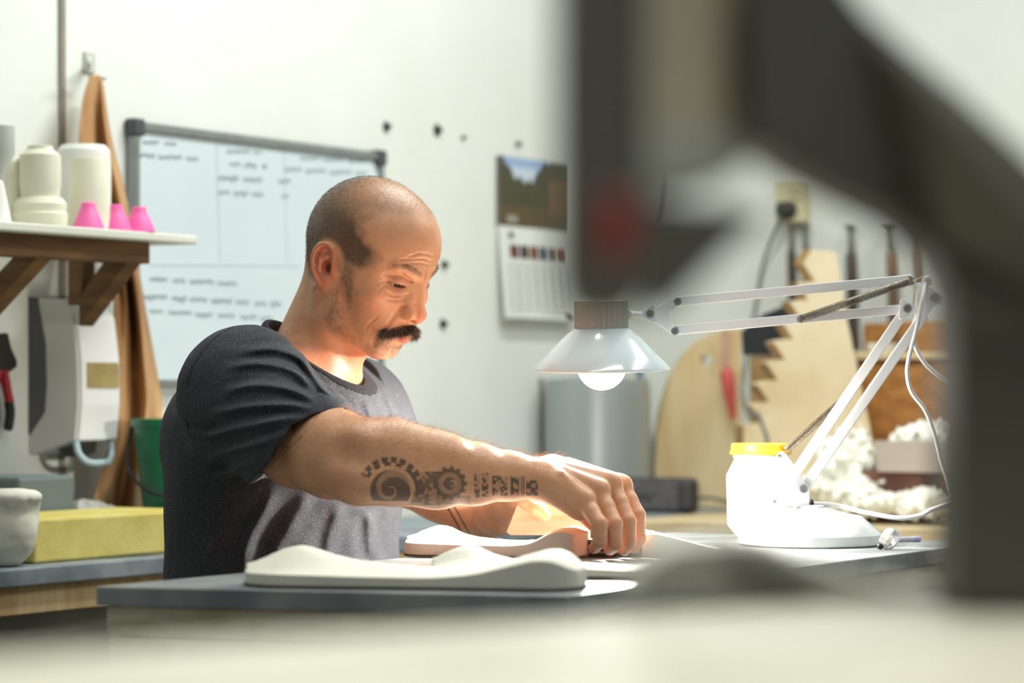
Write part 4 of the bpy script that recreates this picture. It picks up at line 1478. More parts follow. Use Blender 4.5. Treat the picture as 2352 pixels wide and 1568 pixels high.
# stepped wooden rack
m_rack = mat('worn_pale_wood', (238, 224, 192), .65, var=.10, scale=6, rgb2=(218, 196, 154))
DR = 5.02
tips = [(1845, 606), (1829, 648), (1813, 692), (1795, 738), (1777, 786), (1760, 833), (1740, 883), (1725, 931), (1708, 978)]
zz = [(1864, 572)]
for i, (x, y) in enumerate(tips[:-1]):
    zz += [(x, y), (x + 27, y + 40), (x + 8, y + 42)]
zz += [(1708, 976), (1710, 1170), (2030, 1170), (2014, 1080), (1996, 970), (1976, 880), (1946, 735), (1922, 578)]
poly = [bk_pt(x, DR, tz(x, y, DR)) for x, y in zz]
for p in poly:
    if p.z < ZB + .03: p.z = ZB + .0008
o = MB().prism(poly, Vector((-.42, .90, 0)) * .036).build('stepped_rack', m_rack)
o.data.materials.append(m_ple)
for p_ in o.data.polygons:
    if len(p_.vertices) == 4 and p_.normal.z < .55: p_.material_index = 1  # brown ply edges; upward ones left pale, overhead light put into the colour
tag(o, 'tall pale wooden rack with a sawtooth stepped left edge', 'rack')

# brown box and black case between board and rack
c = bk_pt(1778, 5.14, ZB + .0008)
hgt = tz(1762, 818, 5.13) - ZB
o = MB().box(c + UP * (hgt / 2), .05, .085, hgt, AX).build('wooden_box', m_ple, bevel=.003)
tag(o, 'narrow brown wooden box standing behind the stepped rack', 'box')
o = MB().prism([bk_pt(x, 5.11, tz(x, y, 5.11)) for x, y in ((1704, 817), (1700, 762), (1752, 722), (1808, 700), (1826, 722), (1826, 817))], WD * .05).build('black_case', mat('black_case_plastic', (38, 40, 44), .45, var=.12, scale=30), bevel=.004)
o.location.z += ZB + hgt + .0016 - min(v.co.z for v in o.data.vertices) - o.location.z
tag(o, 'black case lying on the brown box beside the stepped rack', 'case')
# red handled tool on the plywood board
rt = thing('marking_tool', 'red handled tool hanging flat against the round-topped plywood board', 'tool', bk_pt(1678, DA - .02, tz(1678, 965, DA)))
P_ = lambda x, y, o=.024: bk_pt(x, DA - o, tz(x, y, DA))
MB().tube([P_(1664, 852), P_(1669, 858), P_(1676, 905), P_(1684, 962)], [.013, .0150, .0120, .006], 14).build('handle', mat('red_plastic', (204, 84, 80), .45, var=.06), rt, smooth=50)
MB().box((P_(1666, 800) + P_(1666, 800)) / 2, .004, .018, .075, AX).build('blade', mat('pale_red_blade', (206, 160, 138), .45, var=.06), rt, bevel=.001)
MB().cyl(P_(1666, 764, .003), P_(1666, 764, .026), .003, n=8).build('peg', m_steel, rt)

# power point on the back wall with plug and cable
m_cream = mat('cream_bakelite', (206, 198, 160), .5, var=.06)
DO = BACK_D
Q_ = lambda x, y, o=0.0: bk_pt(x, BACK_D - o, tz(x, y, BACK_D - o))
so = thing('power_point', 'cream power point with a black plug on the back wall', 'power socket', Q_(1828, 515))
a, b = Q_(1796, 416, .001), Q_(1862, 512, .001)
MB().box((a + b) / 2 - WD * .017, .034, tt(b) - tt(a), a.z - b.z, AX).build('box', m_cream, so, bevel=.004)
MB().lathe([(.018, 0), (.018, .003), (.016, .004)], Q_(1830, 440, .034), -WD, 24).build('face_plate', m_cream, so, smooth=40)
for dx in (-7, 7):
    MB().box(Q_(1830 + dx, 436, .039), .002, .003, .007, AX).build('pin_slot', m_blk, so)
MB().lathe([(.019, 0), (.020, .012), (.017, .032), (.010, .036)], Q_(1818, 482, .030), (-WD - WN * .5), 24).build('plug', mat('dark_plug', (58, 56, 52), .5, var=.05), so, smooth=40)
pth = [Q_(1800, 492, .05), Q_(1772, 548, .04), Q_(1750, 620, .03), Q_(1738, 690, .02), Q_(1728, 745, .03), Q_(1716, 790, .04)]
pth += [bk_pt(1712, 5.40, tz(1712, 830, 5.4)), bk_pt(1707, 5.05, tz(1707, 870, 5.05)), bk_pt(1706, 4.99, tz(1706, 905, 4.99)), bk_pt(1722, 4.985, tz(1722, 955, 4.985)), bk_pt(1738, 4.985, tz(1738, 948, 4.985)), bk_pt(1752, 4.985, tz(1752, 980, 4.985)), bk_pt(1764, 4.985, tz(1764, 1025, 4.985)), bk_pt(1780, 4.985, ZB + .004)]
MB().tube(spline(pth, 8), .0042, 8).build('cable', mat('grey_cable', (122, 122, 114), .5, var=.05), so, smooth=60)

# rasps and punches hanging in a row
m_hd = mat('dark_tool_handle', (92, 78, 64), .5, var=.25, scale=20, stretch=(3, 3, .5), rgb2=(56, 48, 42))
m_hd2 = mat('brown_tool_handle', (132, 108, 82), .5, var=.2, scale=20, stretch=(3, 3, .5), rgb2=(92, 72, 54))
m_met = mat('worn_metal', (120, 116, 104), .4, .6, var=.15, scale=30)
tools = [(1816, 516, 574, 745, 22, 12, 'dark punch with a slim neck hanging directly under the power point', m_hd, .0),
         (1848, 518, 582, 720, 20, 11, 'slender dark punch hanging half hidden behind the stepped rack', m_hd, .0),
         (1953, 520, 576, 806, 27, 26, 'flat headed dark punch hanging right of the stepped rack', m_hd, .0),
         (2046, 515, 574, 800, 27, 36, 'broad headed brown punch hanging second from the right', m_hd2, .0),
         (2109, 510, 566, 790, 24, 22, 'slim brown punch hanging nearest the grey machine column', m_hd2, .0)]
for x, y0, y1, y2, wp, hw, lbl, mh, dx in tools:
    D_ = BACK_D - .05
    k = D_ / (WD.x * (x - CX) / FPX + WD.y) / FPX
    P2 = lambda y: bk_pt(x + (y - y0) * .03, D_, tz(x, y, D_))
    t_ = thing('hanging_punch', lbl, 'tool', P2(y2), 'punches hanging on the back wall')
    MB().lathe([(hw / 2 * k, -.002), (hw / 2 * k, .003), (hw * .2 * k, .006)], P2(y0), n=20).build('head', m_met, t_, smooth=40)
    MB().tube([P2(y0 + 2), P2((y0 + y1) / 2), P2(y1)], [5 * k, 5 * k, 8 * k], 12).build('neck', m_met, t_, smooth=50)
    MB().tube([P2(y1), P2(y1 + 8), P2(y1 + 20), P2(y2 - 60), P2(y2 - 10), P2(y2)], [8 * k, wp * .46 * k, wp * .5 * k, wp * .5 * k, wp * .56 * k, wp * .4 * k], 14).build('handle', mh, t_, smooth=50)
    MB().cyl(Q_(x - 4, y0 + 6, 0), Q_(x - 4, y0 + 6, .062), .0028, n=8).build('nail', m_met, t_)
    MB().cyl(Q_(x + 10, y0 + 6, 0), Q_(x + 10, y0 + 6, .062), .0028, n=8).build('nail', m_met, t_)
# tongs further left, half behind the machine
tg = thing('tongs', 'narrow steel tongs with a bright tip hanging behind the machine head', 'tongs', Q_(1506, 575, .03))
MB().prism([Q_(x, y, .03) for x, y in ((1492, 312), (1552, 310), (1538, 326), (1548, 336), (1530, 350), (1552, 364), (1502, 366), (1512, 340))], WD * .008).build('head', m_steel, tg, bevel=.001)
MB().tube([Q_(1524, 364, .028), Q_(1518, 440, .028), Q_(1510, 520, .028)], [.006, .006, .005], 10).build('shaft', m_steel, tg, smooth=60)
MB().tube([Q_(1510, 520, .028), Q_(1506, 545, .028), Q_(1502, 575, .028)], [.005, .0045, .0012], 10).build('tip', mat('bright_steel', (210, 208, 204), .3, .7), tg, smooth=60)
MB().cyl(Q_(1522, 356, 0), Q_(1522, 356, .04), .003, n=8).build('nail', m_met, tg)

# drawer box, ledge and timber at the right
m_draw = mat('orange_brown_wood', (178, 124, 62), .55, var=.16, scale=4, stretch=(8, 1, 12), rgb2=(146, 96, 44))
DD = 5.10
a, b = bk_pt(1968, DD, tz(1968, 826, DD)), bk_pt(2260, DD, tz(2260, 1000, DD))
dr = thing('drawer_box', 'orange brown wooden drawer box standing on the bench right of the rack', 'drawer box', bk_pt(2100, DD + .2, ZB))
t0, t1 = tt(a), tt(b)
wbox(DD, DD + .38, t0, t1, ZB + .0008, a.z).build('carcass', m_draw, dr, bevel=.003)
wbox(DD - .012, DD, t0 + .01, t1 - .01, ZB + .09, a.z - .012).build('drawer_front', m_draw, dr, bevel=.003)
wbox(DD - .016, DD + .39, t0 - .008, t1 + .008, a.z, a.z + .014).build('top_board', m_pl, dr, bevel=.002)
z_l = tz(2080, 740, 5.3)
zt_ = a.z + .0148
hb = thing('wood_offcut', 'upright pale timber offcut on the drawer box below the hanging punches', 'offcut', bk_pt(2115, 5.36, zt_))
wbox(5.33, 5.42, tt(bk_pt(2066, 5.33, 1)), tt(bk_pt(2200, 5.33, 1)), zt_, tz(2080, 738, 5.33)).build('block', m_draw, hb, bevel=.003)
o = wbox(5.36, 5.42, tt(bk_pt(1982, 5.36, 1)), tt(bk_pt(2046, 5.36, 1)), zt_ + .0005, tz(2010, 742, 5.36)).build('timber_ledge', m_draw, bevel=.003)
tag(o, 'short square brown timber block left of the taller offcut', 'timber block')
o = wbox(5.20, 5.28, tt(bk_pt(1990, 5.20, 1)), tt(bk_pt(2032, 5.20, 1)), zt_ + .0005, tz(2010, 788, 5.20)).build('small_white_carton', mat('white_card', (222, 220, 206), .7), bevel=.002)
tag(o, 'small white carton on the drawer box in front of the square timber', 'carton')

# clear tub, shavings, brown block
m_shav = mat('white_shavings', (244, 244, 232), .85, var=.06, scale=40, bump=.6, bscale=160)


def heap(name, lo_, hi_, blobs, seed, label, cat, h=.003, amp=.024):
    f_ = Field()
    for c_, rr in blobs: f_.u(p_el(c_, rr, (WN, WD, UP)), .02)
    cen = sum((b_[0] for b_ in blobs), Vector()) / len(blobs)
    f_.disp(lambda P, d: d - amp * (vnoise(P, 55, seed) - .5) - amp * .7 * (vnoise(P, 120, seed + 1) - .5) - .009 * (vnoise(P, 230, seed + 2) - .5), cen, .8)
    v_, q_ = mesh_field(f_, lo_, hi_, h)
    v_[:, 2] = np.maximum(v_[:, 2], lo_.z)
    o_ = np_mesh(name, v_, q_, m_shav, base=cen)
    return tag(o_, label, cat, kind='stuff')


B_ = lambda x, y, d: bk_pt(x, d, tz(x, y, d))
D1 = 4.90
bl = [(B_(1935, 1090, D1), (.055, .05, .075)), (B_(1900, 1130, D1), (.05, .05, .045)), (B_(1965, 1045, D1), (.035, .04, .05)), (B_(1960, 1140, D1 - .04), (.06, .05, .03)), (B_(2050, 1158, D1 - .06), (.10, .05, .018)), (B_(2130, 1158, D1 - .05), (.07, .05, .018))]
pmid = B_(2010, 1100, D1)
heap('plaster_shavings', Vector((pmid.x - .25, pmid.y - .25, ZB + .001)), Vector((pmid.x + .25, pmid.y + .25, ZB + .21)), bl, 51, 'heap of white plaster shavings on the back bench behind the lamp', 'shavings')
bc = bk_pt(2070, D1 + .02, ZB + .001)
hb_ = tz(2070, 1082, D1 + .02) - ZB
o = MB().box(bc + UP * (hb_ / 2), .10, .13, hb_ - .002, AX).build('brown_block', mat('brown_leather_block', (128, 84, 66), .7, var=.25, scale=18), bevel=.006)
tag(o, 'dark brown block half buried in white shavings beneath the clear tub', 'block')
tbz = ZB + hb_ + .0005
tub = thing('clear_tub', 'translucent tub heaped with white shavings on the brown block', 'tub', Vector((bc.x, bc.y, tbz)))
th_ = tz(2070, 1012, D1) - tbz
x0_, x1_ = tt(B_(1992, 1050, D1 - .05)), tt(B_(2190, 1050, D1 - .05))
tw = (x1_ - x0_)
mtub = mat('milky_plastic', (226, 212, 200), .35, var=.03, trans=.25)
tb = MB()
cx_ = Vector((bc.x, bc.y, 0)) + WN * ((x0_ + x1_) / 2 - tt(bc))
prof = [(0, .001), (.93, .001), (1.0, 1.0), (.95, 1.0), (.90, .06), (0, .06)]
n_ = 40
vs, fs = [], []
for r, hh in prof:
    for k in range(n_):
        a_ = 2 * PI * k / n_
        ca, sa = math.cos(a_), math.sin(a_)
        e = 2 / 5
        vs.append(cx_ + WN * (tw / 2 * max(r, .001) * math.copysign(abs(ca) ** e, ca)) + WD * (.07 * max(r, .001) * math.copysign(abs(sa) ** e, sa)) + UP * (tbz + hh * th_))
for i in range(len(prof) - 1):
    for k in range(n_):
        a_, b_ = i * n_ + k, i * n_ + (k + 1) % n_
        fs.append((a_, b_, b_ + n_, a_ + n_))
link_mesh('tub_wall', vs, fs, mtub, tub, smooth=40)
zt2 = tbz + th_
heap('shavings_in_tub', Vector((cx_.x - .16, cx_.y - .16, tbz + th_ * .12)), Vector((cx_.x + .16, cx_.y + .16, zt2 + .08)),
     [(cx_ + UP * (zt2 + .002), (tw * .40, .055, .022)), (cx_ + UP * (zt2 + .010) + WN * .02, (tw * .26, .05, .024)), (cx_ + UP * (tbz + th_ * .55), (tw * .36, .048, th_ * .35))], 61,
     'white shavings heaped above the rim of the clear tub', 'shavings', amp=.016)

# grey drum and blue pole in the corner
m_drum = mat('grey_sheet_metal', (168, 176, 176), .38, .35, var=.05, scale=2)
c = on_wall(1372, 900, .125); c.z = ZB
rd = 122 * c.y / FPX
o = MB().lathe([(rd, .0008), (rd, (HC + (HY - 905) / FPX * c.y) - ZB), (rd * .97, (HC + (HY - 872) / FPX * c.y) - ZB), (rd * .3, (HC + (HY - 862) / FPX * c.y) - ZB)], c, n=64).build('sheet_metal_drum', m_drum, base=c, smooth=40)
tag(o, 'tall grey metal drum behind the lamp bulb by the corner', 'drum')
o = MB().tube([bk_pt(1510, 5.43, ZB + .010), on_wall(1468, 850, .03)], .008, 12).build('blue_pole', mat('blue_tube', (74, 104, 128), .5, var=.05), smooth=60)
tag(o, 'thin blue pole leaning in the corner behind the speaker', 'pole')
BULB = 820.0
# ---------------------------------------------------------------- main work bench
ZT = .90
m_top = mat('grey_laminate_top', (158, 163, 162), .38, var=.22, scale=10, rgb2=(108, 115, 120), bump=.05, stretch=(1, 1, 1))
m_edge2 = mat('grey_worn_edge', (122, 128, 126), .55, var=.14, scale=9, stretch=(1, 1, 6))
m_beam = mat('weathered_beam', (206, 200, 172), .75, var=.12, scale=7, stretch=(2, 2, 8), bump=.3, rgb2=(176, 168, 138))
C0, C1 = on_z(1300, 1369, ZT), on_z(220, 1347, ZT)
S_END = 3.66
C2 = C0 + WD * (S_END - sof(C0)); C3 = C1 + WD * (S_END - sof(C1))
wb2 = thing('work_bench', 'grey topped work bench in front of the seated man', 'bench', Vector(((C0.x + C3.x) / 2, (C0.y + C3.y) / 2, 0)))
MB().prism([p - UP * .020 for p in (C0, C1, C3, C2)], UP * .020).build('bench_top', m_top, wb2, bevel=.0015)
cen = (C0 + C1 + C2 + C3) / 4


def inset(p, d):
    v = (cen - p); v.z = 0
    return p + v.normalized() * d


I0, I1, I3, I2 = (inset(p, .012) for p in (C0, C1, C3, C2))
MB().prism([p - UP * .052 for p in (I0, I1, I3, I2)], UP * .032).build('upper_beam', m_beam, wb2, bevel=.004)
J0, J1, J3, J2 = (inset(p, .016) for p in (C0, C1, C3, C2))
fr = MB()
for a, b in ((J0, J1), (J1, J3), (J3, J2), (J2, J0)):
    d = (b - a).normalized(); n = Vector((-d.y, d.x, 0))
    if n.dot(cen - a) < 0: n = -n
    fr.prism([a - UP * .105, b - UP * .105, b + n * .04 - UP * .105, a + n * .04 - UP * .105], UP * .051)
fr.build('lower_frame', m_beam, wb2, bevel=.002)
for p in (C0, C1, C2, C3):
    q0 = inset(p, .08)
    MB().box(Vector((q0.x, q0.y, (ZT - .105) / 2)), .07, .07, ZT - .105, AX).build('leg', m_beam, wb2, bevel=.003)

# ---------------------------------------------------------------- carved foam blanks
m_foamw = mat('white_foam_blank', (234, 232, 216), .8, var=.03, scale=30, bump=.15, bscale=220)
m_foamp = mat('pinkish_foam_blank', (238, 222, 208), .8, var=.03, scale=30, bump=.15, bscale=220)
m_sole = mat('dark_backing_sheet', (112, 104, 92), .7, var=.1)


def blank(name, label, A, B, width, near, far, m, group, rl=.05, rr=.05, base=True, facet=False):
    """A->B: base line of the near long side; near/far: [(u, height)] profiles."""
    d = (B - A); L = d.length; d = d / L
    n = Vector((-d.y, d.x, 0))
    if n.y < 0: n = -n
    cen_ = (A + B) / 2 + n * width / 2
    root = thing(name, label, 'foam blank', Vector((cen_.x, cen_.y, ZT)), group)
    ipx = lambda pr, u: float(np.interp(u, [p[0] for p in pr], [p[1] for p in pr]))
    NU, NV = 90, 22
    vs, fs = [], []

    def smooth_prof(pr, u):
        return sum(ipx(pr, min(1, max(0, u + k * .018))) for k in (-2, -1, 0, 1, 2)) / 5
    for i in range(NU + 1):
        u = .5 - .5 * math.cos(PI * i / NU)
        x = u * L
        el = min(1, x / rl); er = min(1, (L - x) / rr)
        wsc = math.sqrt(max(0, 1 - (1 - el) ** 2)) * math.sqrt(max(0, 1 - (1 - er) ** 2))
        wsc = max(wsc, .02)
        for j in range(NV + 1):
            v = j / NV
            y = width * (.5 + (v - .5) * wsc)
            t = v * v * (3 - 2 * v)
            hgt = smooth_prof(near, u) * (1 - t) + smooth_prof(far, u) * t
            hgt *= 1 - .10 * (abs(v - .5) * 2) ** 6
            hgt += .0006 * (math.sin(x * 310 + v * 9) * math.sin(v * 47))
            vs.append(A + d * x + n * y + UP * (max(hgt, .003)))
    N = len(vs)
    vs += [Vector((p.x, p.y, ZT + (.0035 if base else .0008))) for p in vs]
    st = NV + 1
    for i in range(NU):
        for j in range(NV):
            a = i * st + j
            fs.append((a, a + 1, a + st + 1, a + st))
            fs.append((N + a, N + a + st, N + a + st + 1, N + a + 1))
    for i in range(NU):
        for j in (0, NV):
            a = i * st + j
            fs.append((a, a + st, N + a + st, N + a))
    for i in (0, NU):
        for j in range(NV):
            a = i * st + j
            fs.append((a, a + 1, N + a + 1, N + a))
    link_mesh('body', vs, fs, m, root, smooth=42)
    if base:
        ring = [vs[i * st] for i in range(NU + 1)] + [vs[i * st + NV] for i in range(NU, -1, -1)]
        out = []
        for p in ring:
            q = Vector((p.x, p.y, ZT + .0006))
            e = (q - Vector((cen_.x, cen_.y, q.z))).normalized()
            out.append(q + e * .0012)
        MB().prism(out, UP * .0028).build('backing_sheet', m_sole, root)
    return root


GB = 'carved foam blanks on the work bench'
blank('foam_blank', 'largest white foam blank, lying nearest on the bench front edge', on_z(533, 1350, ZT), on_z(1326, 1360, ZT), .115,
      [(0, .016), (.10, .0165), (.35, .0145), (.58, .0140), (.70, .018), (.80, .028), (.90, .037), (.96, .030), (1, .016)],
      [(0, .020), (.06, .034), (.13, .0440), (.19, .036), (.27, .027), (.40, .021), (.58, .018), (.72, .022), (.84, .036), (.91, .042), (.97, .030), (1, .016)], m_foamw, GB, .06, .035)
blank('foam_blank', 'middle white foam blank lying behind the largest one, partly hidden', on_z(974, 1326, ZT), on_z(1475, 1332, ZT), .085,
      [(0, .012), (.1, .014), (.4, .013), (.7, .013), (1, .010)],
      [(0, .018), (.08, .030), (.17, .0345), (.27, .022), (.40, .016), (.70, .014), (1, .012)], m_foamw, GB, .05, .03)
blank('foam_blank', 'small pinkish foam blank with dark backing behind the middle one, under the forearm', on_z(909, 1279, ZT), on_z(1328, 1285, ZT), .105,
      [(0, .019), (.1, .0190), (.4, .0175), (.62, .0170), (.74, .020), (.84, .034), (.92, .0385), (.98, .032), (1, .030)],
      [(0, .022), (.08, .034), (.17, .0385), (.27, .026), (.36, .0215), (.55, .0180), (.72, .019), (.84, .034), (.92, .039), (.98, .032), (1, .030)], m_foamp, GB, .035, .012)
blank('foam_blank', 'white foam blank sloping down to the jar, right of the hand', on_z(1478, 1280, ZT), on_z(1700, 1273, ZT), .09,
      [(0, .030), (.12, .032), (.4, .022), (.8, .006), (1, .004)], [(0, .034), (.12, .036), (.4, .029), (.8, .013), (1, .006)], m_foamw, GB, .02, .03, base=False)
# ribbed dark pad under the finger tips
m_pad = mat('dark_ribbed_pad', (60, 58, 54), .6, var=.1)
a = W(1346, 1280, 3.49)
pd = thing('ribbed_pad', 'dark ribbed sanding pad pinched under the right finger tips', 'sanding pad', Vector((a.x + .035, 3.512, ZT)))
for k in range(6):
    MB().box(Vector((a.x + .035, 3.545, ZT + .0022 + .0036 * k)), .068, .030, .0026, None).build('sheet', m_pad if k % 2 == 0 else mat('pale_layer', (170, 164, 150), .7), pd)
    if k < 5: MB().box(Vector((a.x + .035, 3.545, ZT + .0040 + .0036 * k)), .064, .028, .0010, None).build('glue_layer', m_pad, pd)
# wooden wedge in the left hand
m_wedge = mat('grained_light_wood', (212, 172, 146), .55, var=.14, scale=9, stretch=(1, 1, 7), rgb2=(186, 138, 108), detail=6)
poly = [W(x, y, 3.658) for x, y in ((1163, 1222), (1172, 1229), (1340, 1229), (1346, 1222), (1352, 1152), (1188, 1158))]
o = MB().prism(poly, Vector((.05, .998, 0)) * .055).build('wooden_wedge', m_wedge, bevel=.0012)
tag(o, 'pale grained wooden sanding wedge held by the left hand', 'wooden wedge')

# ---------------------------------------------------------------- jar
YJ = 3.955
m_jar = mat('white_jar_plastic', (240, 236, 228), .35, var=.02, scale=6, sss=.15)
m_yel = mat('yellow_lid', (250, 190, 40), .35, var=.04, sss=.1)
jc = Vector(W(1748, 0, YJ)); jc.z = ZT + .0006
k = YJ / FPX
jar = thing('jar', 'white plastic jar with a yellow screw lid behind the lamp base', 'jar', jc)
zy = lambda py: (W(0, py, YJ).z - jc.z)
MB().lathe([(52 * k, 0), (57 * k, .002), (76 * k, zy(1207)), (77 * k, zy(1190)), (79 * k, zy(1096)), (78.5 * k, zy(1090)), (62 * k, zy(1057)), (61 * k, zy(1050)), (64 * k, zy(1049)), (64 * k, zy(1045)), (61 * k, zy(1044)), (61 * k, zy(1030)), (1e-4, zy(1030))], jc, n=64).build('body', m_jar, jar, smooth=30)
MB().lathe([(69 * k, zy(1043)), (71 * k, zy(1042)), (71 * k, zy(1036)), (68.5 * k, zy(1034)), (68 * k, zy(1021)), (65 * k, zy(1018)), (1e-4, zy(1018))], jc, n=64).build('lid', m_yel, jar, smooth=30)

# ---------------------------------------------------------------- lamp
m_lw2 = mat('white_enamel', (236, 238, 240), .22, var=.015, coat=.5)
m_bolt2 = mat('bolt_steel', (150, 152, 154), .35, .25, var=.1)
m_spr = mat('spring_steel', (150, 138, 122), .3, .85, var=.15, scale=60)
m_cab = mat('white_cable', (226, 226, 226), .4, var=.02)
YL = 3.80
bc = Vector(W(1860, 0, YL)); bc.z = ZT + .0006
k = YL / FPX
lamp = thing('desk_lamp', 'white spring-arm desk lamp with cone shade standing on the bench', 'lamp', bc)
zl = lambda py: W(0, py, YL).z - bc.z
MB().lathe([(160 * k, 0), (164 * k, .002), (165 * k, .014), (160 * k, .018), (118 * k, .0385), (112 * k, .0395), (100 * k, .0395), (40 * k, .049), (34 * k, .0495), (34 * k, .052), (30 * k, .053), (1e-4, .053)], bc, n=72).build('base', m_lw2, lamp, smooth=28)
LP = lambda x, y, o=0.0: W(x, y, YL + o)


def plate(name, pts, y0, th, m, bev=.001):
    return MB().prism([LP(x, y, y0) for x, y in pts], Vector((0, th, 0))).build(name, m, lamp, bevel=bev)


def bolt(x, y, y0, r=.0055, par=None):
    p = LP(x, y, y0)
    return MB().lathe([(r, 0), (r * .95, .0022), (r * .55, .0024), (r * .5, .0012)], p, (0, -1, 0), 12).build('bolt', m_bolt2, par or lamp, smooth=40)


def arm(a, b, wpx, y0, th=.008):
    A_, B_2 = LP(*a, y0), LP(*b, y0)
    d = (B_2 - A_).normalized(); n = Vector((-d.z, 0, d.x))
    w_ = wpx * k / 2
    return MB().prism([A_ + n * w_, B_2 + n * w_, B_2 - n * w_, A_ - n * w_], Vector((0, th, 0))).build('arm', m_lw2, lamp, bevel=.0012)


brk = plate('bracket', [(1776, 1157), (1858, 1166), (1860, 1122), (1840, 1092), (1806, 1042), (1792, 1036), (1784, 1044)], -.014, .003, m_lw2)
plate('bracket', [(1776, 1157), (1858, 1166), (1860, 1122), (1840, 1092), (1806, 1042), (1792, 1036), (1784, 1044)], .012, .003, m_lw2)
MB().box(LP(1845, 1166), .022, .028, .005).build('swivel', m_lw2, lamp, bevel=.001)
bolt(1846, 1123, -.014); bolt(1780, 1150, -.017, .004); bolt(1790, 1046, -.014, .003)
arm((1784, 1150), (2086, 704), 23, -.024)
arm((1846, 1123), (2124, 722), 23, -.009)
arm((1556, 692), (2096, 641), 22, -.012)
arm((1550, 758), (2084, 709), 22, -.022)
# upper knuckle
plate('knuckle_plate', [(2104, 650), (2124, 648), (2158, 672), (2167, 684), (2160, 698), (2146, 702), (2112, 752), (2098, 790), (2086, 770), (2104, 716)], .001, .005, m_lw2)
plate('knuckle_cap', [(2068, 688), (2076, 684), (2110, 706), (2110, 716), (2070, 735), (2064, 730)], -.030, .005, m_lw2)
bolt(2148, 683, .001, .0065); bolt(2084, 708, -.030, .0060); bolt(2090, 645, -.020, .0065)
MB().tube(spline([LP(2128, 668, -.004), LP(2124, 646, -.010), LP(2131, 638, -.012), LP(2134, 652, -.006)], 5), .0042, 8).build('strap', m_lw2, lamp, smooth=60)
# head knuckle
plate('head_plate', [(1493, 712), (1540, 688), (1558, 684), (1566, 692), (1558, 702), (1536, 720), (1534, 730), (1560, 758), (1556, 768), (1544, 768), (1500, 738)], -.008, .005, m_lw2)
plate('head_ear', [(1466, 722), (1498, 696), (1506, 702), (1508, 738), (1500, 742)], -.018, .005, m_lw2)
bolt(1493, 720, -.018, .0055); bolt(1556, 692, -.012, .0055); bolt(1550, 760, -.022, .0055)


def spring(a, b, r, turns, y0):
    A_, B_2 = LP(*a, y0), LP(*b, y0)
    d = B_2 - A_; L = d.length; d /= L
    x, y = frame_of(d)
    pts = [A_ + d * (L * i / (turns * 10)) + x * (r * math.cos(2 * PI * i / 10)) + y * (r * math.sin(2 * PI * i / 10)) for i in range(turns * 10 + 1)]
    return MB().tube(pts, .00085, 5).build('spring', m_spr, lamp, smooth=60)


spring((1838, 733), (2088, 646), .0050, 72, -.030)
spring((1804, 1034), (1958, 900), .0048, 52, -.006)
MB().cyl(LP(1838, 733, -.034), LP(1838, 733, -.018), .0045, n=12).build('spring_pin', m_bolt2, lamp, smooth=40)
# cables
MB().tube(spline([LP(2126, 648, -.012), LP(2118, 690, -.032), LP(2106, 750, -.034), LP(2088, 820, -.030), LP(2084, 860, -.028), LP(2094, 900, -.02), LP(2124, 940, -.01), LP(2146, 995, 0), LP(2172, 1090, .01), LP(2230, 1230, .02), bc + Vector((.30, .02, .004)), bc + Vector((.42, .0, .004))], 8), .0030, 8).build('cable', m_cab, lamp, smooth=60)
MB().tube(spline([LP(2098, 775, .006), LP(2104, 800, .008), LP(2128, 838, .012), LP(2170, 872, .015), LP(2230, 910, .02), LP(2300, 1000, .03)], 8), .0030, 8).build('cable', m_cab, lamp, smooth=60)
cb = MB().tube(spline([LP(1864, 1157, 0), LP(1920, 1160, 0), LP(1985, 1176, -.01), LP(2060, 1189, -.02), LP(2110, 1184, -.02), LP(2150, 1167, -.02), LP(2230, 1150, 0), LP(2300, 1200, .02)], 8), .0032, 8).build('cable', m_cab, lamp, smooth=60)
MB().lathe([(.0055, -.002), (.0075, 0), (.0055, .004)], LP(1861, 1157), (1, 0, 0), 16).build('grommet', m_blk, lamp, smooth=40)
MB().tube(spline([LP(2096, 645, -.032), LP(2108, 640, -.036), LP(2130, 628, -.036), LP(2146, 610, -.036)], 5), .0009, 6).build('string', mat('white_string', (226, 216, 190), .8), lamp, smooth=60)
MB().tube(spline([LP(2100, 643, -.034), LP(2106, 655, -.036), LP(2098, 680, -.036), LP(2096, 698, -.034)], 5), .0009, 6).build('string', mat('white_string', (226, 216, 190), .8), lamp, smooth=60)
# shade
YS = 3.72
k2 = YS / FPX
sc = W(1382, 850, YS)
hz = lambda py: W(0, py, YS).z - sc.z
TILT = Vector((-.010, -.055, 1)).normalized()
MB().lathe([(157 * k2, .000), (158 * k2, .0016), (155 * k2, .005), (128 * k2, hz(815)), (94 * k2, hz(780)), (66 * k2, hz(756)), (58 * k2, hz(752)), (56 * k2, hz(753)), (64 * k2, hz(758)), (92 * k2, hz(782)), (126 * k2, hz(817)), (153 * k2, .004)], sc, TILT, 80, closed=True).build('lamp_shade', mat('pale_grey_enamel', (206, 217, 220), .2, var=.01, coat=.6), lamp, smooth=28)
sk = MB()
nrib = 30
for (za, zb2) in ((hz(753), hz(690)),):
    vs, fs = [], []
    x_, y_ = frame_of(TILT)
    for zz_ in (za, zb2):
        for q_ in range(nrib * 2):
            a_ = 2 * PI * q_ / (nrib * 2)
            r_ = (62 if q_ % 2 else 57) * k2
            vs.append(sc + TILT * zz_ + x_ * (r_ * math.cos(a_)) + y_ * (r_ * math.sin(a_)))
    n_ = nrib * 2
    for q_ in range(n_):
        fs.append((q_, (q_ + 1) % n_, n_ + (q_ + 1) % n_, n_ + q_))
    fs.append(tuple(range(n_))); fs.append(tuple(range(2 * n_ - 1, n_ - 1, -1)))
    sk.add(vs, fs)
sk.build('ribbed_socket', mat('socket_grey', (190, 190, 186), .4, var=.03), lamp)
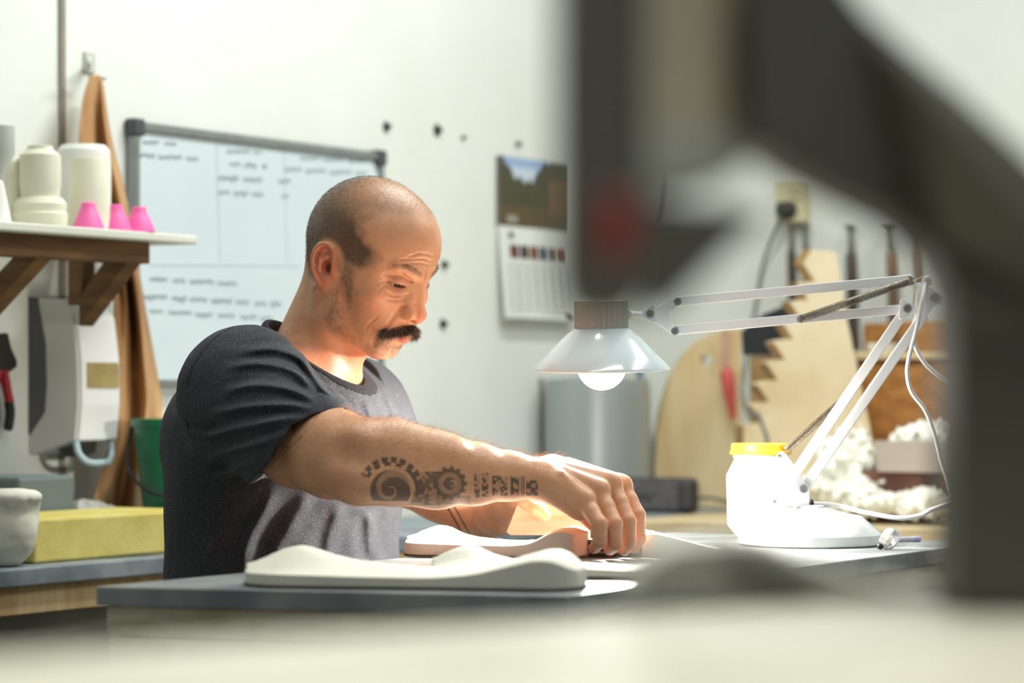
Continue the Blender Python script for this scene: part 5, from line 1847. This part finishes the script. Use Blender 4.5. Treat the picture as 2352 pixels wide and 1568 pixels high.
MB().tube([sc + TILT * hz(722) + Vector((.034, .0, 0)), LP(1470, 724, -.012)], [.006, .006], 12).build('neck_stem', m_lw2, lamp, smooth=60)
m_bulb = mat('glowing_bulb', (255, 240, 225), .3, var=.0, emit=(255, 247, 236), estr=BULB)
bcn = sc + TILT * (.0060)
MB().ball(bcn, .0320, 20).build('bulb', m_bulb, lamp, smooth=180)

# ---------------------------------------------------------------- cut-glass knob and pen
p = on_z(2042, 1262, ZT)
gk = thing('glass_knob', 'faceted clear glass knob with black tip right of the lamp base', 'glass knob', p)
m_glass = mat('cut_glass', (240, 240, 240), .03, var=.0, trans=.85)
ax_ = Vector((.45, .35, .55)).normalized()
MB().lathe([(.006, -.014), (.0105, -.010), (.0125, 0), (.0115, .010), (.007, .0145)], p + UP * .013 + ax_ * .001, ax_, 8).build('glass_body', m_glass, gk)
MB().ball(p + Vector((-.012, -.004, .005)), .0046, 10).build('tip', m_blk, gk, smooth=180)
p = on_z(2030, 1247, ZT); p2 = on_z(2112, 1244, ZT)
pen = thing('pen', 'clear pale lilac pen lying behind the glass knob', 'pen', p)
MB().cyl(p + UP * .0042, p + (p2 - p) * .82 + UP * .0042, .0036, n=12).build('barrel', mat('pale_lilac_plastic', (222, 220, 236), .3, trans=.3), pen, smooth=60)
MB().cyl(p + (p2 - p) * .82 + UP * .0042, p2 + UP * .0042, .0040, n=12).build('cap', mat('lilac_cap', (186, 178, 220), .3), pen, smooth=60)
# ---------------------------------------------------------------- foreground table and the press standing on it
m_ft = mat('pale_table_top', (226, 224, 204), .55, var=.06, scale=4, rgb2=(214, 208, 184))
m_mach = mat('grey_green_enamel', (84, 83, 69), .5, var=.08, scale=5)
m_mach2 = mat('pale_beige_web', (196, 186, 160), .55, var=.08, scale=5)  # web plate, paler than the head beside it
m_mach3 = mat('mid_grey_casting', (186, 186, 172), .55, var=.10, scale=6)
ZF = HC - .095
fa, fb = on_z(-150, 1515, ZF), on_z(2500, 1345, ZF)
fc_, fd = on_z(2900, 1800, ZF), on_z(-900, 2000, ZF)
ft = thing('front_table', 'pale table top close to the camera across the bottom of the picture', 'table', Vector(((fa.x + fc_.x) / 2, (fa.y + fc_.y) / 2, 0)))
MB().prism([p - UP * .03 for p in (fa, fb, fc_, fd)], UP * .03).build('table_top', m_ft, ft, bevel=.004)
fcen = (fa + fb + fc_ + fd) / 4
for p in (fa, fb, fc_, fd):
    v = fcen - p; v.z = 0
    q0 = p + v.normalized() * .07
    MB().box(Vector((q0.x, q0.y, (ZF - .03) / 2)), .05, .05, ZF - .03).build('leg', m_ft, ft, bevel=.002)
YM = 1.22
M_ = lambda x, y, o=0.0: W(x, y, YM + o - .27 * min(1, max(0, (2150 - x) / 850)))      # the arm reaches towards the camera
k = YM / FPX
pr = thing('bench_press', 'dark grey machine frame with a red knob looming blurred at the right', 'machine', Vector((M_(2450, 0).x, YM, ZF)))
# C-frame
zt_col = ZF + .001
outer = [(1716, -160), (1860, -160), (1990, 20), (2180, 190), (2352, 340), (2560, 560), (2660, 800)]
inner = [(2196, 760), (2190, 660), (2150, 580), (2060, 500), (1930, 440), (1800, 372), (1730, 318), (1714, 270)]
poly = [M_(x, y, -.03) for x, y in outer] + [Vector((M_(2660, 0, -.03).x, YM - .03, zt_col)), Vector((M_(2198, 0, -.03).x, YM - .03, zt_col))] + [M_(x, y, -.03) for x, y in inner]
MB().prism(poly, Vector((0, .075, 0))).build('c_frame', m_mach, pr, bevel=.006)
# head, web plates
MB().prism([M_(x, y, -.035) for x, y in ((1282, -160), (1486, -160), (1488, 660), (1470, 715), (1420, 738), (1340, 734), (1292, 706), (1280, 620))], Vector((0, .055, 0))).build('ram_housing', m_mach, pr, bevel=.006)
MB().prism([M_(x, y, .0) for x, y in ((1480, -160), (1722, -160), (1722, 300), (1480, 290))], Vector((0, .012, 0))).build('upper_web', m_mach2, pr, bevel=.002)
MB().prism([M_(x, y, -.004) for x, y in ((1480, 288), (1740, 300), (1760, 330), (1680, 400), (1580, 440), (1480, 450))], Vector((0, .02, 0))).build('lower_web', m_mach3, pr, bevel=.002)
MB().prism([M_(x, y, -.02) for x, y in ((1484, 450), (1600, 470), (1740, 478), (1752, 505), (1680, 565), (1600, 650), (1540, 712), (1484, 728))], Vector((0, .016, 0))).build('lever', m_mach, pr, bevel=.004)
m_redk = mat('red_knob', (150, 44, 46), .4, var=.06)
MB().ball(M_(1396, 520, -.036), 54 * k, 18, (1, .35, 1.15)).build('red_knob', m_redk, pr, smooth=180)
# foot casting on the table
ft2 = [(1436, 1420), (1448, 1345), (1500, 1285), (1560, 1258), (1700, 1243), (1790, 1258), (1850, 1290), (1930, 1320), (2060, 1352), (2200, 1370), (2660, 1380), (2660, 1440)]
YQ = YM + .03
pp = [W(x, y, YQ) for x, y in ft2]
zmin = ZF + .0008
pp[0].z = zmin; pp[-1].z = zmin
MB().prism(pp, Vector((0, .085, 0))).build('foot', m_mach3, pr, bevel=.008)
MB().prism([W(x, y, YQ - .012) for x, y in ((1650, 1292), (1700, 1286), (1880, 1366), (1860, 1384), (1800, 1380))], Vector((0, .012, 0))).build('clamp_bar', m_mach, pr, bevel=.003)
# ---------------------------------------------------------------- light
wld = bpy.data.worlds.new('room_air'); SC.world = wld; wld.use_nodes = True
wld.node_tree.nodes['Background'].inputs[0].default_value = (.93, .97, 1.0, 1)
wld.node_tree.nodes['Background'].inputs[1].default_value = .20


def area(name, loc, to, sx, sy, power, c, turn=True):
    l = bpy.data.lights.new(name, 'AREA'); l.shape = 'RECTANGLE'; l.size = sx; l.size_y = sy; l.energy = power; l.color = c
    o = bpy.data.objects.new(name, l); COL.objects.link(o); o.location = loc
    o.rotation_euler = (Vector(to) - Vector(loc)).to_track_quat('-Z', 'Y').to_euler()
    return o


area('ceiling_tube_or_fill', wall_pt(4.0, 1.0, 2.75), wall_pt(4.0, .55, 0), 1.5, .12, 28, (.96, 1, .97))
area('ceiling_tube_or_fill', wall_pt(4.2, 2.1, 2.75), wall_pt(4.0, 1.7, 0), 1.5, .20, 20, (.96, 1, .97))
area('ceiling_tube_or_fill', wall_pt(2.6, 1.7, 2.75), wall_pt(2.9, 1.2, 0), 1.4, .2, 9, (.97, 1, .97))
area('ceiling_tube_or_fill', wall_pt(.9, 2.6, 2.75), wall_pt(1.0, 2.6, 0), 1.4, .3, 8.2, (.97, 1, .95)).data.spread = math.radians(95)  # narrow fill light added above the front table to brighten it
# ---------------------------------------------------------------- camera
cam_d = bpy.data.cameras.new('camera')
cam = bpy.data.objects.new('camera', cam_d)
COL.objects.link(cam)
cam_d.sensor_width = 36; cam_d.lens = 100
cam_d.shift_y = (HY - 784) / 2352.0
cam_d.clip_start = 0.05
cam.location = (0, 0, HC)
cam.rotation_euler = (PI / 2, 0, 0)
cam_d.dof.use_dof = True
cam_d.dof.focus_distance = 3.62
cam_d.dof.aperture_fstop = 3.7
SC.camera = cam

# ---------------------------------------------------------------- turn the room to the world axes
ROT = Matrix.Rotation(ANG, 4, 'Z')
for o in list(SC.objects):
    if o.parent is None:
        o.matrix_world = ROT @ o.matrix_basis.copy()

vs = SC.view_settings
SC.display_settings.display_device = 'sRGB'
vs.view_transform = 'Standard'
vs.look = 'None'
vs.exposure = 0.14
vs.gamma = 1.0
vs.use_curve_mapping = False
SC.cycles.use_denoising = True
SC.cycles.max_bounces = 8
SC.cycles.sample_clamp_indirect = 8
